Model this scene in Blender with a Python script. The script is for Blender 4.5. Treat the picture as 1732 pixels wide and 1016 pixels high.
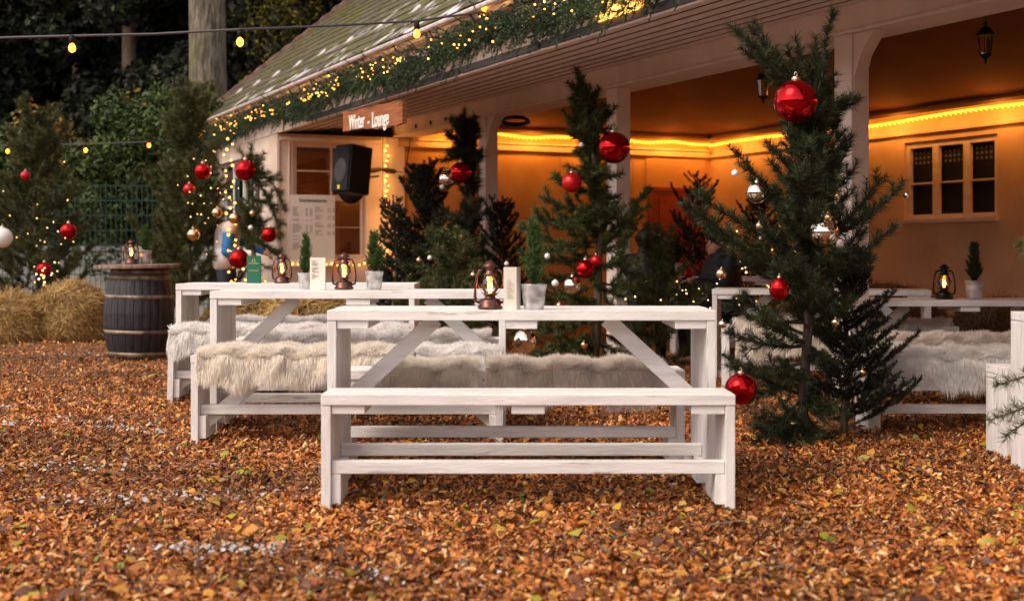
import bpy, bmesh, math, random
import numpy as np
from mathutils import Vector, Matrix
random.seed(7); rng = np.random.default_rng(7)
R = math.radians
C = bpy.context.scene.collection
S = bpy.context.scene
for o in list(bpy.data.objects): bpy.data.objects.remove(o)

# ------------------------------------------------------------------ camera, world, sun
FP, CX, HY, H0 = 2200.0, 866.0, 425.0, 1.02
cam = bpy.data.objects.new('camera', bpy.data.cameras.new('camera')); C.objects.link(cam)
cam.location = (0, 0, H0); cam.rotation_euler = (R(90), 0, 0)
cam.data.sensor_width = 36; cam.data.lens = FP/1732*36; cam.data.shift_y = -(508-HY)/1732
cam.data.clip_start = .1; cam.data.clip_end = 400
cam.data.dof.use_dof = True; cam.data.dof.focus_distance = 7.2; cam.data.dof.aperture_fstop = 2.6
S.camera = cam
w = bpy.data.worlds.new("World"); S.world = w; w.use_nodes = True
nt = w.node_tree; bg = nt.nodes['Background']
sky = nt.nodes.new('ShaderNodeTexSky'); sky.sky_type = 'NISHITA'; sky.sun_disc = False
SUN_EL, SUN_AZ = 46, 234      # azimuth measured clockwise from +Y
sky.sun_elevation = R(SUN_EL); sky.sun_rotation = R(SUN_AZ)
hs = nt.nodes.new('ShaderNodeHueSaturation'); hs.inputs['Saturation'].default_value = .18
mx = nt.nodes.new('ShaderNodeMixRGB'); mx.blend_type = 'MULTIPLY'; mx.inputs[0].default_value = 1
mx.inputs[2].default_value = (1, .87, .8, 1)
nt.links.new(sky.outputs[0], hs.inputs['Color']); nt.links.new(hs.outputs[0], mx.inputs[1])
nt.links.new(mx.outputs[0], bg.inputs[0]); bg.inputs[1].default_value = .15
sl = bpy.data.lights.new('sun', 'SUN'); sl.energy = 1.5; sl.angle = R(35); sl.color = (1, .86, .72)
sun = bpy.data.objects.new('sun', sl); C.objects.link(sun)
sd = Vector((math.sin(R(SUN_AZ))*math.cos(R(SUN_EL)), math.cos(R(SUN_AZ))*math.cos(R(SUN_EL)), math.sin(R(SUN_EL))))
sun.rotation_euler = sd.to_track_quat('Z', 'Y').to_euler()
S.view_settings.view_transform = 'Standard'; S.view_settings.look = 'None'
S.view_settings.exposure = 0.95; S.view_settings.gamma = 1
S.cycles.max_bounces = 6; S.cycles.transparent_max_bounces = 12

# ------------------------------------------------------------------ helpers
def P(px, py, Y): return Vector(((px-CX)/FP*Y, Y, H0-(py-HY)/FP*Y))
def X(px, Y): return (px-CX)/FP*Y
# building frame: t towards the camera along the front, v outwards from the posts
A2 = (.429, -.903); B2 = (.903, .429)
def B(t, v, z): return Vector((.909+A2[0]*t-B2[0]*v, 11.3+A2[1]*t-B2[1]*v, z))
BROT = math.atan2(A2[1], A2[0])

def mat(name, col, rough=.7, metal=0, var=.12, scale=8, bump=0, bscale=60, col2=None, stretch=None, island=None,
        emit=None, estr=0, spec=.5, trans=0, sheen=0, thr=(.35, .65)):
    m = bpy.data.materials.new(name); m.use_nodes = True; n = m.node_tree.nodes; l = m.node_tree.links
    p = n['Principled BSDF']; p.inputs['Roughness'].default_value = rough; p.inputs['Metallic'].default_value = metal
    p.inputs['Specular IOR Level'].default_value = spec
    if trans: p.inputs['Transmission Weight'].default_value = trans
    if sheen: p.inputs['Sheen Weight'].default_value = sheen
    tc = n.new('ShaderNodeTexCoord'); mp = n.new('ShaderNodeMapping'); l.new(tc.outputs['Object'], mp.inputs[0])
    if stretch: mp.inputs['Scale'].default_value = stretch
    if island:
        g = n.new('ShaderNodeNewGeometry'); cr = n.new('ShaderNodeValToRGB'); cr.color_ramp.interpolation = 'LINEAR'
        e = cr.color_ramp.elements
        for i, (pos, c) in enumerate(island):
            if i < 2: e[i].position = pos; e[i].color = (*c, 1)
            else:
                k = e.new(pos); k.color = (*c, 1)
        l.new(g.outputs['Random Per Island'], cr.inputs[0])
        last = cr.outputs[0]
        if var:
            nz = n.new('ShaderNodeTexNoise'); nz.inputs['Scale'].default_value = scale; l.new(mp.outputs[0], nz.inputs['Vector'])
            mr = n.new('ShaderNodeMapRange'); mr.inputs[1].default_value = .3; mr.inputs[2].default_value = .7
            mr.inputs[3].default_value = 1-var; mr.inputs[4].default_value = 1+var; l.new(nz.outputs[0], mr.inputs[0])
            h = n.new('ShaderNodeHueSaturation'); l.new(mr.outputs[0], h.inputs['Value']); l.new(last, h.inputs['Color']); last = h.outputs[0]
        l.new(last, p.inputs['Base Color'])
    else:
        nz = n.new('ShaderNodeTexNoise'); nz.inputs['Scale'].default_value = scale; nz.inputs['Detail'].default_value = 6
        l.new(mp.outputs[0], nz.inputs['Vector'])
        cr = n.new('ShaderNodeValToRGB'); e = cr.color_ramp.elements
        c2 = col2 or tuple(min(1, c*(1+var)) for c in col); c1 = col if col2 else tuple(c*(1-var) for c in col)
        e[0].position, e[1].position = thr; e[0].color = (*c1, 1); e[1].color = (*c2, 1)
        l.new(nz.outputs[0], cr.inputs[0]); l.new(cr.outputs[0], p.inputs['Base Color'])
    if bump:
        nb = n.new('ShaderNodeTexNoise'); nb.inputs['Scale'].default_value = bscale; nb.inputs['Detail'].default_value = 8
        l.new(mp.outputs[0], nb.inputs['Vector'])
        bp = n.new('ShaderNodeBump'); bp.inputs['Strength'].default_value = bump; bp.inputs['Distance'].default_value = .01
        l.new(nb.outputs[0], bp.inputs['Height']); l.new(bp.outputs[0], p.inputs['Normal'])
    if emit: p.inputs['Emission Color'].default_value = (*emit, 1); p.inputs['Emission Strength'].default_value = estr
    return m

def glassmat(name, tint=(.8, .85, .85), refl=.12, rough=.03):
    m = bpy.data.materials.new(name); m.use_nodes = True; n = m.node_tree.nodes; l = m.node_tree.links; n.clear()
    o = n.new('ShaderNodeOutputMaterial'); t = n.new('ShaderNodeBsdfTransparent'); g = n.new('ShaderNodeBsdfGlossy'); x = n.new('ShaderNodeMixShader')
    fr = n.new('ShaderNodeFresnel'); fr.inputs[0].default_value = 1.5; ad = n.new('ShaderNodeMath'); ad.inputs[1].default_value = refl
    t.inputs[0].default_value = (*tint, 1); g.inputs['Roughness'].default_value = rough
    l.new(fr.outputs[0], ad.inputs[0]); l.new(ad.outputs[0], x.inputs[0]); l.new(t.outputs[0], x.inputs[1]); l.new(g.outputs[0], x.inputs[2]); l.new(x.outputs[0], o.inputs[0])
    return m

class MB:
    def __init__(s): s.v = []; s.f = []
    def add(s, vs, fs):
        b = len(s.v); s.v += [tuple(v) for v in vs]; s.f += [tuple(i+b for i in f) for f in fs]
    def hexa(s, p): s.add(p, [(0, 3, 2, 1), (4, 5, 6, 7), (0, 1, 5, 4), (1, 2, 6, 5), (2, 3, 7, 6), (3, 0, 4, 7)])
    def box(s, x0, x1, y0, y1, z0, z1):
        s.hexa([(x0, y0, z0), (x1, y0, z0), (x1, y1, z0), (x0, y1, z0), (x0, y0, z1), (x1, y0, z1), (x1, y1, z1), (x0, y1, z1)])
    def bb(s, t0, t1, v0, v1, z0, z1):       # box in the building frame
        s.hexa([B(t0, v0, z0), B(t1, v0, z0), B(t1, v1, z0), B(t0, v1, z0), B(t0, v0, z1), B(t1, v0, z1), B(t1, v1, z1), B(t0, v1, z1)])
    def beam(s, a, b, wd, th, up=(0, 1, 0)):  # board between two points
        a = Vector(a); b = Vector(b); d = (b-a).normalized(); u = Vector(up).normalized(); sdx = d.cross(u).normalized(); u = sdx.cross(d)
        p = []
        for q in (a, b):
            for i, j in ((-1, -1), (1, -1), (1, 1), (-1, 1)): p.append(q+sdx*wd/2*i+u*th/2*j)
        s.hexa(p)
    def tube(s, pts, rad, n=8, cap=True):
        pts = [Vector(p) for p in pts]; N = len(pts)
        if not hasattr(rad, '__len__'): rad = [rad]*N
        vs = []; fs = []; ref = None
        for i, p in enumerate(pts):
            d = (pts[min(i+1, N-1)]-pts[max(i-1, 0)]).normalized()
            if ref is None: ref = Vector((0, 0, 1)) if abs(d.z) < .9 else Vector((1, 0, 0))
            a = d.cross(ref)
            if a.length < 1e-4: a = d.orthogonal()
            a.normalize(); b = d.cross(a)
            ref = (a.cross(d)).normalized()
            for k in range(n):
                an = 2*math.pi*k/n; vs.append(p+(a*math.cos(an)+b*math.sin(an))*rad[i])
        for i in range(N-1):
            for k in range(n): fs.append((i*n+k, i*n+(k+1) % n, (i+1)*n+(k+1) % n, (i+1)*n+k))
        if cap: fs.append(tuple(range(n))); fs.append(tuple(range((N-1)*n, N*n)))
        s.add(vs, fs)
    def lathe(s, prof, c=(0, 0, 0), n=24, cap=True):
        vs = []; fs = []; N = len(prof)
        for r, z in prof:
            for k in range(n):
                a = 2*math.pi*k/n; vs.append((c[0]+r*math.cos(a), c[1]+r*math.sin(a), c[2]+z))
        for i in range(N-1):
            for k in range(n): fs.append((i*n+k, i*n+(k+1) % n, (i+1)*n+(k+1) % n, (i+1)*n+k))
        if cap: fs.append(tuple(range(n))[::-1]); fs.append(tuple(range((N-1)*n, N*n)))
        s.add(vs, fs)
    def ball(s, c, r, n=20, m=12, sc=(1, 1, 1)):
        vs = []; fs = []
        for i in range(m+1):
            ph = math.pi*i/m
            for k in range(n):
                a = 2*math.pi*k/n; vs.append((c[0]+sc[0]*r*math.sin(ph)*math.cos(a), c[1]+sc[1]*r*math.sin(ph)*math.sin(a), c[2]+sc[2]*r*math.cos(ph)))
        for i in range(m):
            for k in range(n): fs.append((i*n+k, (i+1)*n+k, (i+1)*n+(k+1) % n, i*n+(k+1) % n))
        s.add(vs, fs)
    def capsule(s, a, b, ra, rb, n=12):
        a = Vector(a); b = Vector(b); d = (b-a); L = d.length; d.normalize(); pts = []; rr = []
        for k in range(5): q = math.pi/2*k/4; pts.append(a-d*ra*math.cos(q)); rr.append(max(ra*math.sin(q), 1e-4))
        for k in range(5): q = math.pi/2*k/4; pts.append(b+d*rb*math.sin(q)); rr.append(max(rb*math.cos(q), 1e-4))
        s.tube(pts, rr, n)
    def build(s, name, m, parent=None, smooth=False, bevel=0, loc=None):
        me = bpy.data.meshes.new(name); me.from_pydata(s.v, [], s.f); me.update()
        bm = bmesh.new(); bm.from_mesh(me); bmesh.ops.recalc_face_normals(bm, faces=bm.faces); bm.to_mesh(me); bm.free()
        if m: me.materials.append(m)
        if smooth: me.shade_smooth()
        o = bpy.data.objects.new(name, me); C.objects.link(o)
        if loc: o.location = loc
        if parent: o.parent = parent
        if bevel:
            b = o.modifiers.new('b', 'BEVEL'); b.width = bevel; b.segments = 2; b.limit_method = 'ANGLE'
        return o

def npmesh(name, V, F, m, parent=None, smooth=False):   # F: (n,k) constant k
    me = bpy.data.meshes.new(name); V = np.asarray(V, dtype=np.float32); F = np.asarray(F, dtype=np.int32); k = F.shape[1]
    me.vertices.add(len(V)); me.vertices.foreach_set('co', V.ravel())
    me.loops.add(F.size); me.loops.foreach_set('vertex_index', F.ravel())
    me.polygons.add(len(F)); me.polygons.foreach_set('loop_start', np.arange(0, F.size, k, dtype=np.int32))
    me.polygons.foreach_set('loop_total', np.full(len(F), k, dtype=np.int32))
    me.update(calc_edges=True); me.validate()
    me.materials.append(m)
    if smooth: me.shade_smooth()
    o = bpy.data.objects.new(name, me); C.objects.link(o)
    if parent: o.parent = parent
    return o
def tag(o, label=None, cat=None, group=None, kind=None):
    if label: o['label'] = label
    if cat: o['category'] = cat
    if group: o['group'] = group
    if kind: o['kind'] = kind
    return o
def empty(name, loc, label, cat, group=None, rz=0):
    o = bpy.data.objects.new(name, None); C.objects.link(o); o.location = loc; o.rotation_euler.z = rz; o.empty_display_size = .1
    return tag(o, label, cat, group)
def copy_tree(o, parent=None):
    c = o.copy(); C.objects.link(c)
    if parent: c.parent = parent
    for ch in list(o.children): copy_tree(ch, c)
    return c
def dup(o, loc, label, rz=0, group=None, sc=None):
    c = copy_tree(o); c.location = loc; c.rotation_euler.z = rz; c['label'] = label
    if group: c['group'] = group
    if sc: c.scale = (sc, sc, sc)
    return c
def GZ(x, y): return .035*max(0, min(1, (y-5.5)/2.0))
def textmesh(name, body, size, m, parent, M4, ext=.001, sx=1.0):
    cu = bpy.data.curves.new(name, 'FONT'); cu.body = body; cu.size = size; cu.extrude = ext; cu.align_x = 'CENTER'; cu.align_y = 'CENTER'; cu.offset = size*.012
    t = bpy.data.objects.new('tmp', cu); C.objects.link(t); bpy.context.view_layer.update()
    me = bpy.data.meshes.new_from_object(t.evaluated_get(bpy.context.evaluated_depsgraph_get())); bpy.data.objects.remove(t)
    me.transform(Matrix.Diagonal((sx, 1, 1, 1))); me.transform(M4); me.materials.clear(); me.materials.append(m)
    o = bpy.data.objects.new(name, me); C.objects.link(o); o.parent = parent
    return o

# ------------------------------------------------------------------ materials
M = {}
M['white'] = mat('white_paint', (.66, .64, .635), .5, col2=(.83, .81, .8), scale=5, bump=.35, bscale=40, stretch=(.6, 6, 6), thr=(.3, .55))
M['whitev'] = mat('white_paint_upright', (.66, .64, .635), .5, col2=(.82, .8, .79), scale=5, bump=.35, bscale=40, stretch=(6, 6, .6), thr=(.3, .55))
M['glow_deep'] = mat('plaster_orange_glow', (.5, .26, .085), .8, col2=(.58, .32, .12), scale=3, bump=.15, bscale=25)  # cream side wall with the rope light's orange glow put into its colour
M['glow_pale'] = mat('plaster_soft_glow', (.55, .34, .18), .8, col2=(.64, .42, .24), scale=2, bump=.15, bscale=25)  # cream back wall and mouldings, a paler rope glow painted in
def weather(m, col, scale, stretch, lo, hi, amt):
    n = m.node_tree.nodes; l = m.node_tree.links; p = n['Principled BSDF']; src = p.inputs['Base Color'].links[0].from_socket
    tc = n.new('ShaderNodeTexCoord'); oi = n.new('ShaderNodeObjectInfo'); ad = n.new('ShaderNodeVectorMath'); ad.operation = 'ADD'; mp = n.new('ShaderNodeMapping'); mp.inputs['Scale'].default_value = stretch
    l.new(tc.outputs['Object'], ad.inputs[0]); l.new(oi.outputs['Location'], ad.inputs[1]); l.new(ad.outputs[0], mp.inputs[0]); nz = n.new('ShaderNodeTexNoise'); nz.inputs['Scale'].default_value = scale; nz.inputs['Detail'].default_value = 8; nz.inputs['Roughness'].default_value = .65
    l.new(mp.outputs[0], nz.inputs['Vector']); cr = n.new('ShaderNodeMapRange'); cr.inputs[1].default_value = lo; cr.inputs[2].default_value = hi; cr.inputs[4].default_value = amt; l.new(nz.outputs[0], cr.inputs[0])
    x = n.new('ShaderNodeMixRGB'); x.inputs[2].default_value = (*col, 1); l.new(src, x.inputs[1]); l.new(cr.outputs[0], x.inputs[0]); l.new(x.outputs[0], p.inputs['Base Color'])
weather(M['white'], (.3, .24, .19), 4, (1, 9, 9), .6, .68, .65); weather(M['whitev'], (.3, .24, .19), 4, (9, 9, 1), .6, .68, .65)
weather(M['glow_pale'], (.4, .24, .13), 1.3, (1, 1, 1), .5, .7, .5); weather(M['glow_deep'], (.36, .19, .07), 1.1, (1, 1, .6), .5, .7, .5)
weather(M['white'], (.5, .47, .43), 1.6, (1, 1, 1), .5, .7, .3); weather(M['whitev'], (.45, .42, .38), 1.6, (1, 1, 1), .5, .7, .4)
M['cream'] = mat('cream_plaster', (.62, .5, .42), .8, col2=(.72, .6, .51), scale=3, bump=.15, bscale=25)
M['postp'] = mat('post_paint', (.72, .61, .56), .6, col2=(.82, .7, .64), scale=4, bump=.2, bscale=30)
M['trim'] = mat('trim_paint', (.6, .47, .4), .6, var=.08)
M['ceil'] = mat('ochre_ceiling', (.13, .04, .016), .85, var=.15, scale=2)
M['soffit'] = mat('soffit_paint', (.8, .68, .63), .6, var=.06)
M['redwood'] = mat('red_door', (.22, .03, .015), .6, var=.2)
M['glass'] = glassmat('window_glass', (.65, .62, .6), .1)
M['bglass'] = glassmat('bulb_glass', (1, .62, .22), .04)
M['lglass'] = glassmat('lantern_glass', (1, .95, .85), .05)
M['dark'] = mat('dark_metal', (.02, .02, .022), .45, .6)
M['blackp'] = mat('black_plastic', (.006, .006, .007), .6, spec=.2)
M['grille'] = mat('speaker_grille', (.012, .013, .016), .7, spec=.2)
M['strip'] = mat('grey_strip', (.045, .045, .055), .5)
M['copper'] = mat('aged_copper', (.13, .062, .05), .33, .9, var=.45, scale=30)
M['black_l'] = mat('black_enamel', (.015, .012, .01), .3, .6)
M['zinc'] = mat('galvanised_zinc', (.55, .57, .58), .38, .75, var=.25, scale=25)
M['soil'] = mat('soil', (.03, .02, .012), .9)
M['paper'] = mat('paper', (.8, .74, .66), .8, var=.03)
M['ink'] = mat('ink', (.06, .05, .045), .8)
M['inkl'] = mat('pale_ink', (.36, .32, .28), .8)
M['green'] = mat('green_card', (.008, .13, .07), .5, var=.05)
M['gold'] = mat('gold_print', (.65, .45, .15), .4, .5)
M['signw'] = mat('sign_wood', (.17, .045, .012), .6, col2=(.34, .11, .03), scale=3, stretch=(1, 1, 14), bump=.2)
M['signt'] = mat('sign_letters', (.85, .8, .75), .6, var=.03)
M['red'] = mat('red_bauble', (.42, .004, .008), .12, .85, var=.05)
M['redm'] = mat('matt_red_bauble', (.5, .01, .015), .32, .5, var=.05)
M['silver'] = mat('silver_bauble', (.8, .74, .66), .08, 1, var=.03)
M['goldb'] = mat('gold_bauble', (.8, .55, .3), .15, 1, var=.05)
M['pearl'] = mat('white_bauble', (.75, .73, .72), .3, 0, var=.03)
M['cap'] = mat('bauble_cap', (.7, .6, .45), .3, 1)
M['bark'] = mat('bark', (.07, .045, .03), .9, col2=(.2, .15, .1), scale=14, stretch=(3, 3, .6), bump=.8, bscale=30)
M['barkd'] = mat('dark_bark', (.02, .014, .01), .9, col2=(.085, .062, .045), scale=14, stretch=(3, 3, .6), bump=.8, bscale=30)
M['barkg'] = mat('grey_mossy_bark', (.06, .055, .035), .9, col2=(.24, .2, .15), scale=7, stretch=(3, 3, .5), bump=1, bscale=12)
def leafmat(name, a, b, c=None, rough=.6, var=.35, scale=3): return mat(name, a, rough, island=[(0, a), (1, b)] + ([(.5, c)] if c else []), var=var, scale=scale, spec=.3)
weather(M['barkg'], (.035, .03, .02), 6, (5, 5, .5), .46, .6, .85); weather(M['barkg'], (.09, .1, .03), 1.5, (1, 1, .6), .5, .62, .6)
M['needle'] = leafmat('pine_needles', (.018, .028, .008), (.12, .14, .04), (.045, .06, .015))
M['needled'] = leafmat('dark_pine_needles', (.008, .013, .005), (.06, .075, .024), (.02, .029, .009))
M['needleb'] = leafmat('pine_needles_olive', (.025, .032, .01), (.14, .15, .045), (.06, .07, .02))
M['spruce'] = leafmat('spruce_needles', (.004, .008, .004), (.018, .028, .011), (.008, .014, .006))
M['garl'] = leafmat('garland_needles', (.01, .026, .014), (.09, .145, .065), (.03, .06, .028))
M['cypress'] = leafmat('potted_conifer', (.025, .06, .012), (.1, .18, .035), (.05, .1, .02))
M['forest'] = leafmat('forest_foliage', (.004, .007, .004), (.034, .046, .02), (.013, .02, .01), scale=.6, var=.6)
M['shrub'] = leafmat('green_shrub', (.015, .03, .007), (.07, .11, .02), (.035, .06, .012), scale=2, var=.5)
M['autumn'] = leafmat('autumn_leaves', (.05, .06, .012), (.35, .12, .03), (.2, .16, .03), scale=2, var=.4)
M['yellow'] = leafmat('yellow_green_leaves', (.012, .02, .006), (.25, .2, .02), (.035, .045, .008), scale=.8, var=.5)
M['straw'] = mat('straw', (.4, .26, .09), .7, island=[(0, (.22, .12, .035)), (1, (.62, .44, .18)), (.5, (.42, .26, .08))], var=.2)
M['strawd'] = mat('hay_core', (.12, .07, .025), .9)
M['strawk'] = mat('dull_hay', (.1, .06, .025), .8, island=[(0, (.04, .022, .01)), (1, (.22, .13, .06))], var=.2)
M['furw'] = mat('white_fleece', (.8, .77, .74), .8, island=[(0, (.84, .81, .78)), (1, (.96, .95, .94))], var=.06, scale=20, sheen=.3)
M['furc'] = mat('cream_fleece', (.8, .7, .55), .8, island=[(0, (.78, .62, .42)), (1, (.97, .93, .86)), (.5, (.92, .82, .67))], var=.12, scale=12, sheen=.3)
M['furg'] = mat('grey_cream_fleece', (.6, .53, .46), .8, island=[(0, (.68, .58, .48)), (1, (.92, .85, .76))], var=.12, scale=12, sheen=.3)
def furmat(name, a, b, c):
    m = leafmat(name, a, b, c, .9, .08, 14); n = m.node_tree.nodes; l = m.node_tree.links; p = n['Principled BSDF']; o = n['Material Output']
    src = p.inputs['Base Color'].links[0].from_socket; t = n.new('ShaderNodeBsdfTranslucent'); l.new(src, t.inputs[0]); x = n.new('ShaderNodeMixShader'); x.inputs[0].default_value = .5
    l.new(p.outputs[0], x.inputs[1]); l.new(t.outputs[0], x.inputs[2]); l.new(x.outputs[0], o.inputs[0]); return m
M['furw'] = furmat('white_fleece', (.93, .9, .87), (.99, .98, .97), (.97, .96, .94))
M['furc'] = furmat('cream_fleece', (.93, .83, .68), (.985, .97, .94), (.96, .92, .85))
M['furg'] = furmat('grey_cream_fleece', (.84, .75, .66), (.97, .94, .89), (.92, .86, .79))
M['stave'] = mat('dark_stave', (.007, .007, .011), .45, col2=(.028, .024, .032), scale=5, stretch=(6, 6, .7), bump=.4, bscale=30)
M['hoop'] = mat('rusty_hoop', (.1, .065, .045), .5, .5, col2=(.3, .24, .17), scale=12, bump=.3)
M['lid'] = mat('weathered_lid', (.12, .07, .05), .6, col2=(.3, .2, .16), scale=5, stretch=(8, 1, 1))
M['fence'] = mat('green_wire', (.01, .045, .035), .5)
def emat(name, col, st):
    m = bpy.data.materials.new(name); m.use_nodes = True; p = m.node_tree.nodes['Principled BSDF']
    p.inputs['Base Color'].default_value = (*col, 1); p.inputs['Emission Color'].default_value = (*col, 1); p.inputs['Emission Strength'].default_value = st
    return m
M['bulb'] = emat('warm_bulb', (1, .27, .035), 14)
M['fairy'] = emat('fairy_bulb', (1, .38, .06), 5)
M['fairyw'] = emat('pale_fairy_bulb', (1, .62, .25), 2.6)
M['rope'] = emat('rope_light', (1, .36, .02), 3.0)
M['flame'] = emat('flame', (1, .34, .04), 16)
M['skin'] = mat('skin', (.5, .25, .17), .5, var=.06, scale=20)
M['blue'] = mat('blue_sleeve', (.012, .16, .42), .7, var=.15)
M['lightc'] = mat('pale_cloth', (.6, .55, .53), .8, var=.08)
M['navy'] = mat('navy_jacket', (.006, .009, .016), .7, var=.3)
M['blackc'] = mat('black_wool', (.005, .005, .006), .9)
M['hair'] = mat('dark_hair', (.012, .008, .006), .6)
M['jeans'] = mat('jeans', (.03, .04, .07), .8)

# ground
def groundmat():
    m = bpy.data.materials.new('leaf_mulch_ground'); m.use_nodes = True; n = m.node_tree.nodes; l = m.node_tree.links
    p = n['Principled BSDF']; p.inputs['Roughness'].default_value = .85
    tc = n.new('ShaderNodeTexCoord'); vo = n.new('ShaderNodeTexVoronoi'); vo.inputs['Scale'].default_value = 38; vo.inputs['Randomness'].default_value = 1
    l.new(tc.outputs['Object'], vo.inputs['Vector'])
    sp = n.new('ShaderNodeSeparateColor'); l.new(vo.outputs['Color'], sp.inputs[0])
    cr = n.new('ShaderNodeValToRGB'); e = cr.color_ramp.elements; e[0].color = (.03, .013, .007, 1); e[1].color = (.4, .19, .06, 1)
    k = e.new(.5); k.color = (.14, .055, .02, 1)
    l.new(sp.outputs[0], cr.inputs[0])
    nz = n.new('ShaderNodeTexNoise'); nz.inputs['Scale'].default_value = .8; l.new(tc.outputs['Object'], nz.inputs['Vector'])
    h = n.new('ShaderNodeHueSaturation'); mr = n.new('ShaderNodeMapRange'); mr.inputs[3].default_value = .6; mr.inputs[4].default_value = 1.3
    l.new(nz.outputs[0], mr.inputs[0]); l.new(mr.outputs[0], h.inputs['Value']); l.new(cr.outputs[0], h.inputs['Color']); l.new(h.outputs[0], p.inputs['Base Color'])
    bp = n.new('ShaderNodeBump'); bp.inputs['Distance'].default_value = .02; l.new(vo.outputs['Distance'], bp.inputs['Height']); l.new(bp.outputs[0], p.inputs['Normal'])
    return m
xs = np.concatenate([[-150, -60], np.linspace(-20, 20, 81), [60, 150]]); ys = np.concatenate([[-60, -10], np.linspace(0, 30, 61), [60, 200]])
V = [(x, y, GZ(x, y)+(.012*math.sin(x*2.1+y)*math.cos(y*1.7) if abs(x) < 19 and 0 < y < 30 else 0)) for y in ys for x in xs]
nx = len(xs); F = [(j*nx+i, j*nx+i+1, (j+1)*nx+i+1, (j+1)*nx+i) for j in range(len(ys)-1) for i in range(nx-1)]
tag(npmesh('ground', V, F, groundmat(), smooth=True), kind='structure')

def gz_np(x, y): return .035*np.clip((y-5.5)/2, 0, 1)+.012*np.sin(x*2.1+y)*np.cos(y*1.7)
def scatter(n, y0, y1, power=1.6):
    u = rng.random(n); y = (y0**(1-power)+u*(y1**(1-power)-y0**(1-power)))**(1/(1-power))
    hw = .43*y+.25; x = rng.uniform(-1, 1, n)*hw
    return x, y
def chips(name, n, y0, y1, lmin, lmax, asp, m, label, cat, curl=.35, zo=.0, tilt=.6, power=1.6, pts=None, thick=.02):
    x, y = pts if pts is not None else scatter(n, y0, y1, power)
    n = len(x); L = rng.uniform(lmin, lmax, n)*(.7+.6*rng.random(n)); Wd = L*rng.uniform(asp[0], asp[1], n)
    yaw = rng.uniform(0, 2*np.pi, n); dx = np.stack([np.cos(yaw), np.sin(yaw), rng.normal(0, tilt, n)], 1); dx /= np.linalg.norm(dx, axis=1)[:, None]
    r = np.stack([-np.sin(yaw), np.cos(yaw), rng.normal(0, tilt, n)], 1); r -= dx*(dx*r).sum(1)[:, None]; r /= np.linalg.norm(r, axis=1)[:, None]
    nn = np.cross(dx, r); c = np.stack([x, y, gz_np(x, y)+rng.uniform(.004, thick, n)+zo], 1)
    cu = (rng.uniform(-curl, curl, n)*L)[:, None]
    a = c-dx*L[:, None]/2; b = c+dx*L[:, None]/2
    p1 = c-dx*L[:, None]*.18-r*Wd[:, None]/2+nn*cu*.5; p2 = c-dx*L[:, None]*.12+r*Wd[:, None]/2+nn*cu*.5
    p3 = c+dx*L[:, None]*.22-r*Wd[:, None]/2.6+nn*cu*.45; p4 = c+dx*L[:, None]*.2+r*Wd[:, None]/2.6+nn*cu*.4
    V = np.stack([a, p1, p2, p3, p4, b], 1).reshape(-1, 3); i = np.arange(n)[:, None]*6
    F = np.concatenate([i+[0, 1, 2], i+[2, 1, 3], i+[2, 3, 4], i+[4, 3, 5]], 1).reshape(-1, 3)
    o = npmesh(name, V, F, m); tag(o, label, cat, kind='stuff'); return o
M['chip'] = mat('wood_chips', (.3, .15, .05), .7, island=[(0, (.03, .011, .005)), (.22, (.13, .036, .01)), (.46, (.38, .105, .016)), (.72, (.52, .175, .028)), (.9, (.62, .31, .085)), (1, (.7, .48, .26))], var=.55, scale=.8)
M['leafy'] = mat('fallen_leaf', (.3, .2, .05), .55, island=[(0, (.05, .022, .012)), (.3, (.2, .06, .015)), (.55, (.38, .13, .018)), (.78, (.5, .24, .025)), (.94, (.26, .25, .02)), (1, (.08, .15, .02))], var=.2, scale=6)
chips('wood_chip_mulch', 340000, 3.2, 19, .011, .042, (.16, .48), M['chip'], 'orange brown wood chips covering the whole ground of the yard', 'wood chips', thick=.03)
chips('fallen_leaves', 5200, 3.2, 15, .028, .06, (.5, .85), M['leafy'], 'brown, yellow and green fallen leaves lying on the wood chips', 'fallen leaves', zo=.012, curl=.45, tilt=.5, power=2.0)
chips('twigs', 420, 3.2, 14, .08, .24, (.03, .06), M['bark'], 'thin broken twigs scattered over the chips', 'twigs', zo=.02, curl=.15, tilt=.25)
M['snow'] = mat('snow', (.46, .42, .42), .6, var=.2)
sp = []
for (a, b, n, s1, s2) in ((0, 710, 60, .05, .02), (60, 735, 190, .28, .06), (190, 742, 60, .1, .03), (110, 800, 120, .25, .05), (250, 850, 200, .4, .05), (320, 945, 90, .12, .03), (410, 945, 90, .12, .03), (150, 610, 60, .3, .1), (270, 748, 30, .03, .02), (560, 745, 40, .1, .04), (640, 990, 60, .2, .05), (90, 560, 40, .5, .2)):
    if b == 560: b = 640
    q = P(a, b, FP*H0/(b-HY)); sp += [(q.x+rng.normal(0, s1), q.y+rng.normal(0, s2*1.6)) for _ in range(n)]
sp = np.array(sp)
chips('snow_crumbs', 0, 0, 0, .008, .024, (.4, 1), M['snow'], 'thin scattered crumbs of old snow on the wood chips', 'snow', zo=.022, curl=.5, pts=(sp[:, 0], sp[:, 1]))

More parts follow.
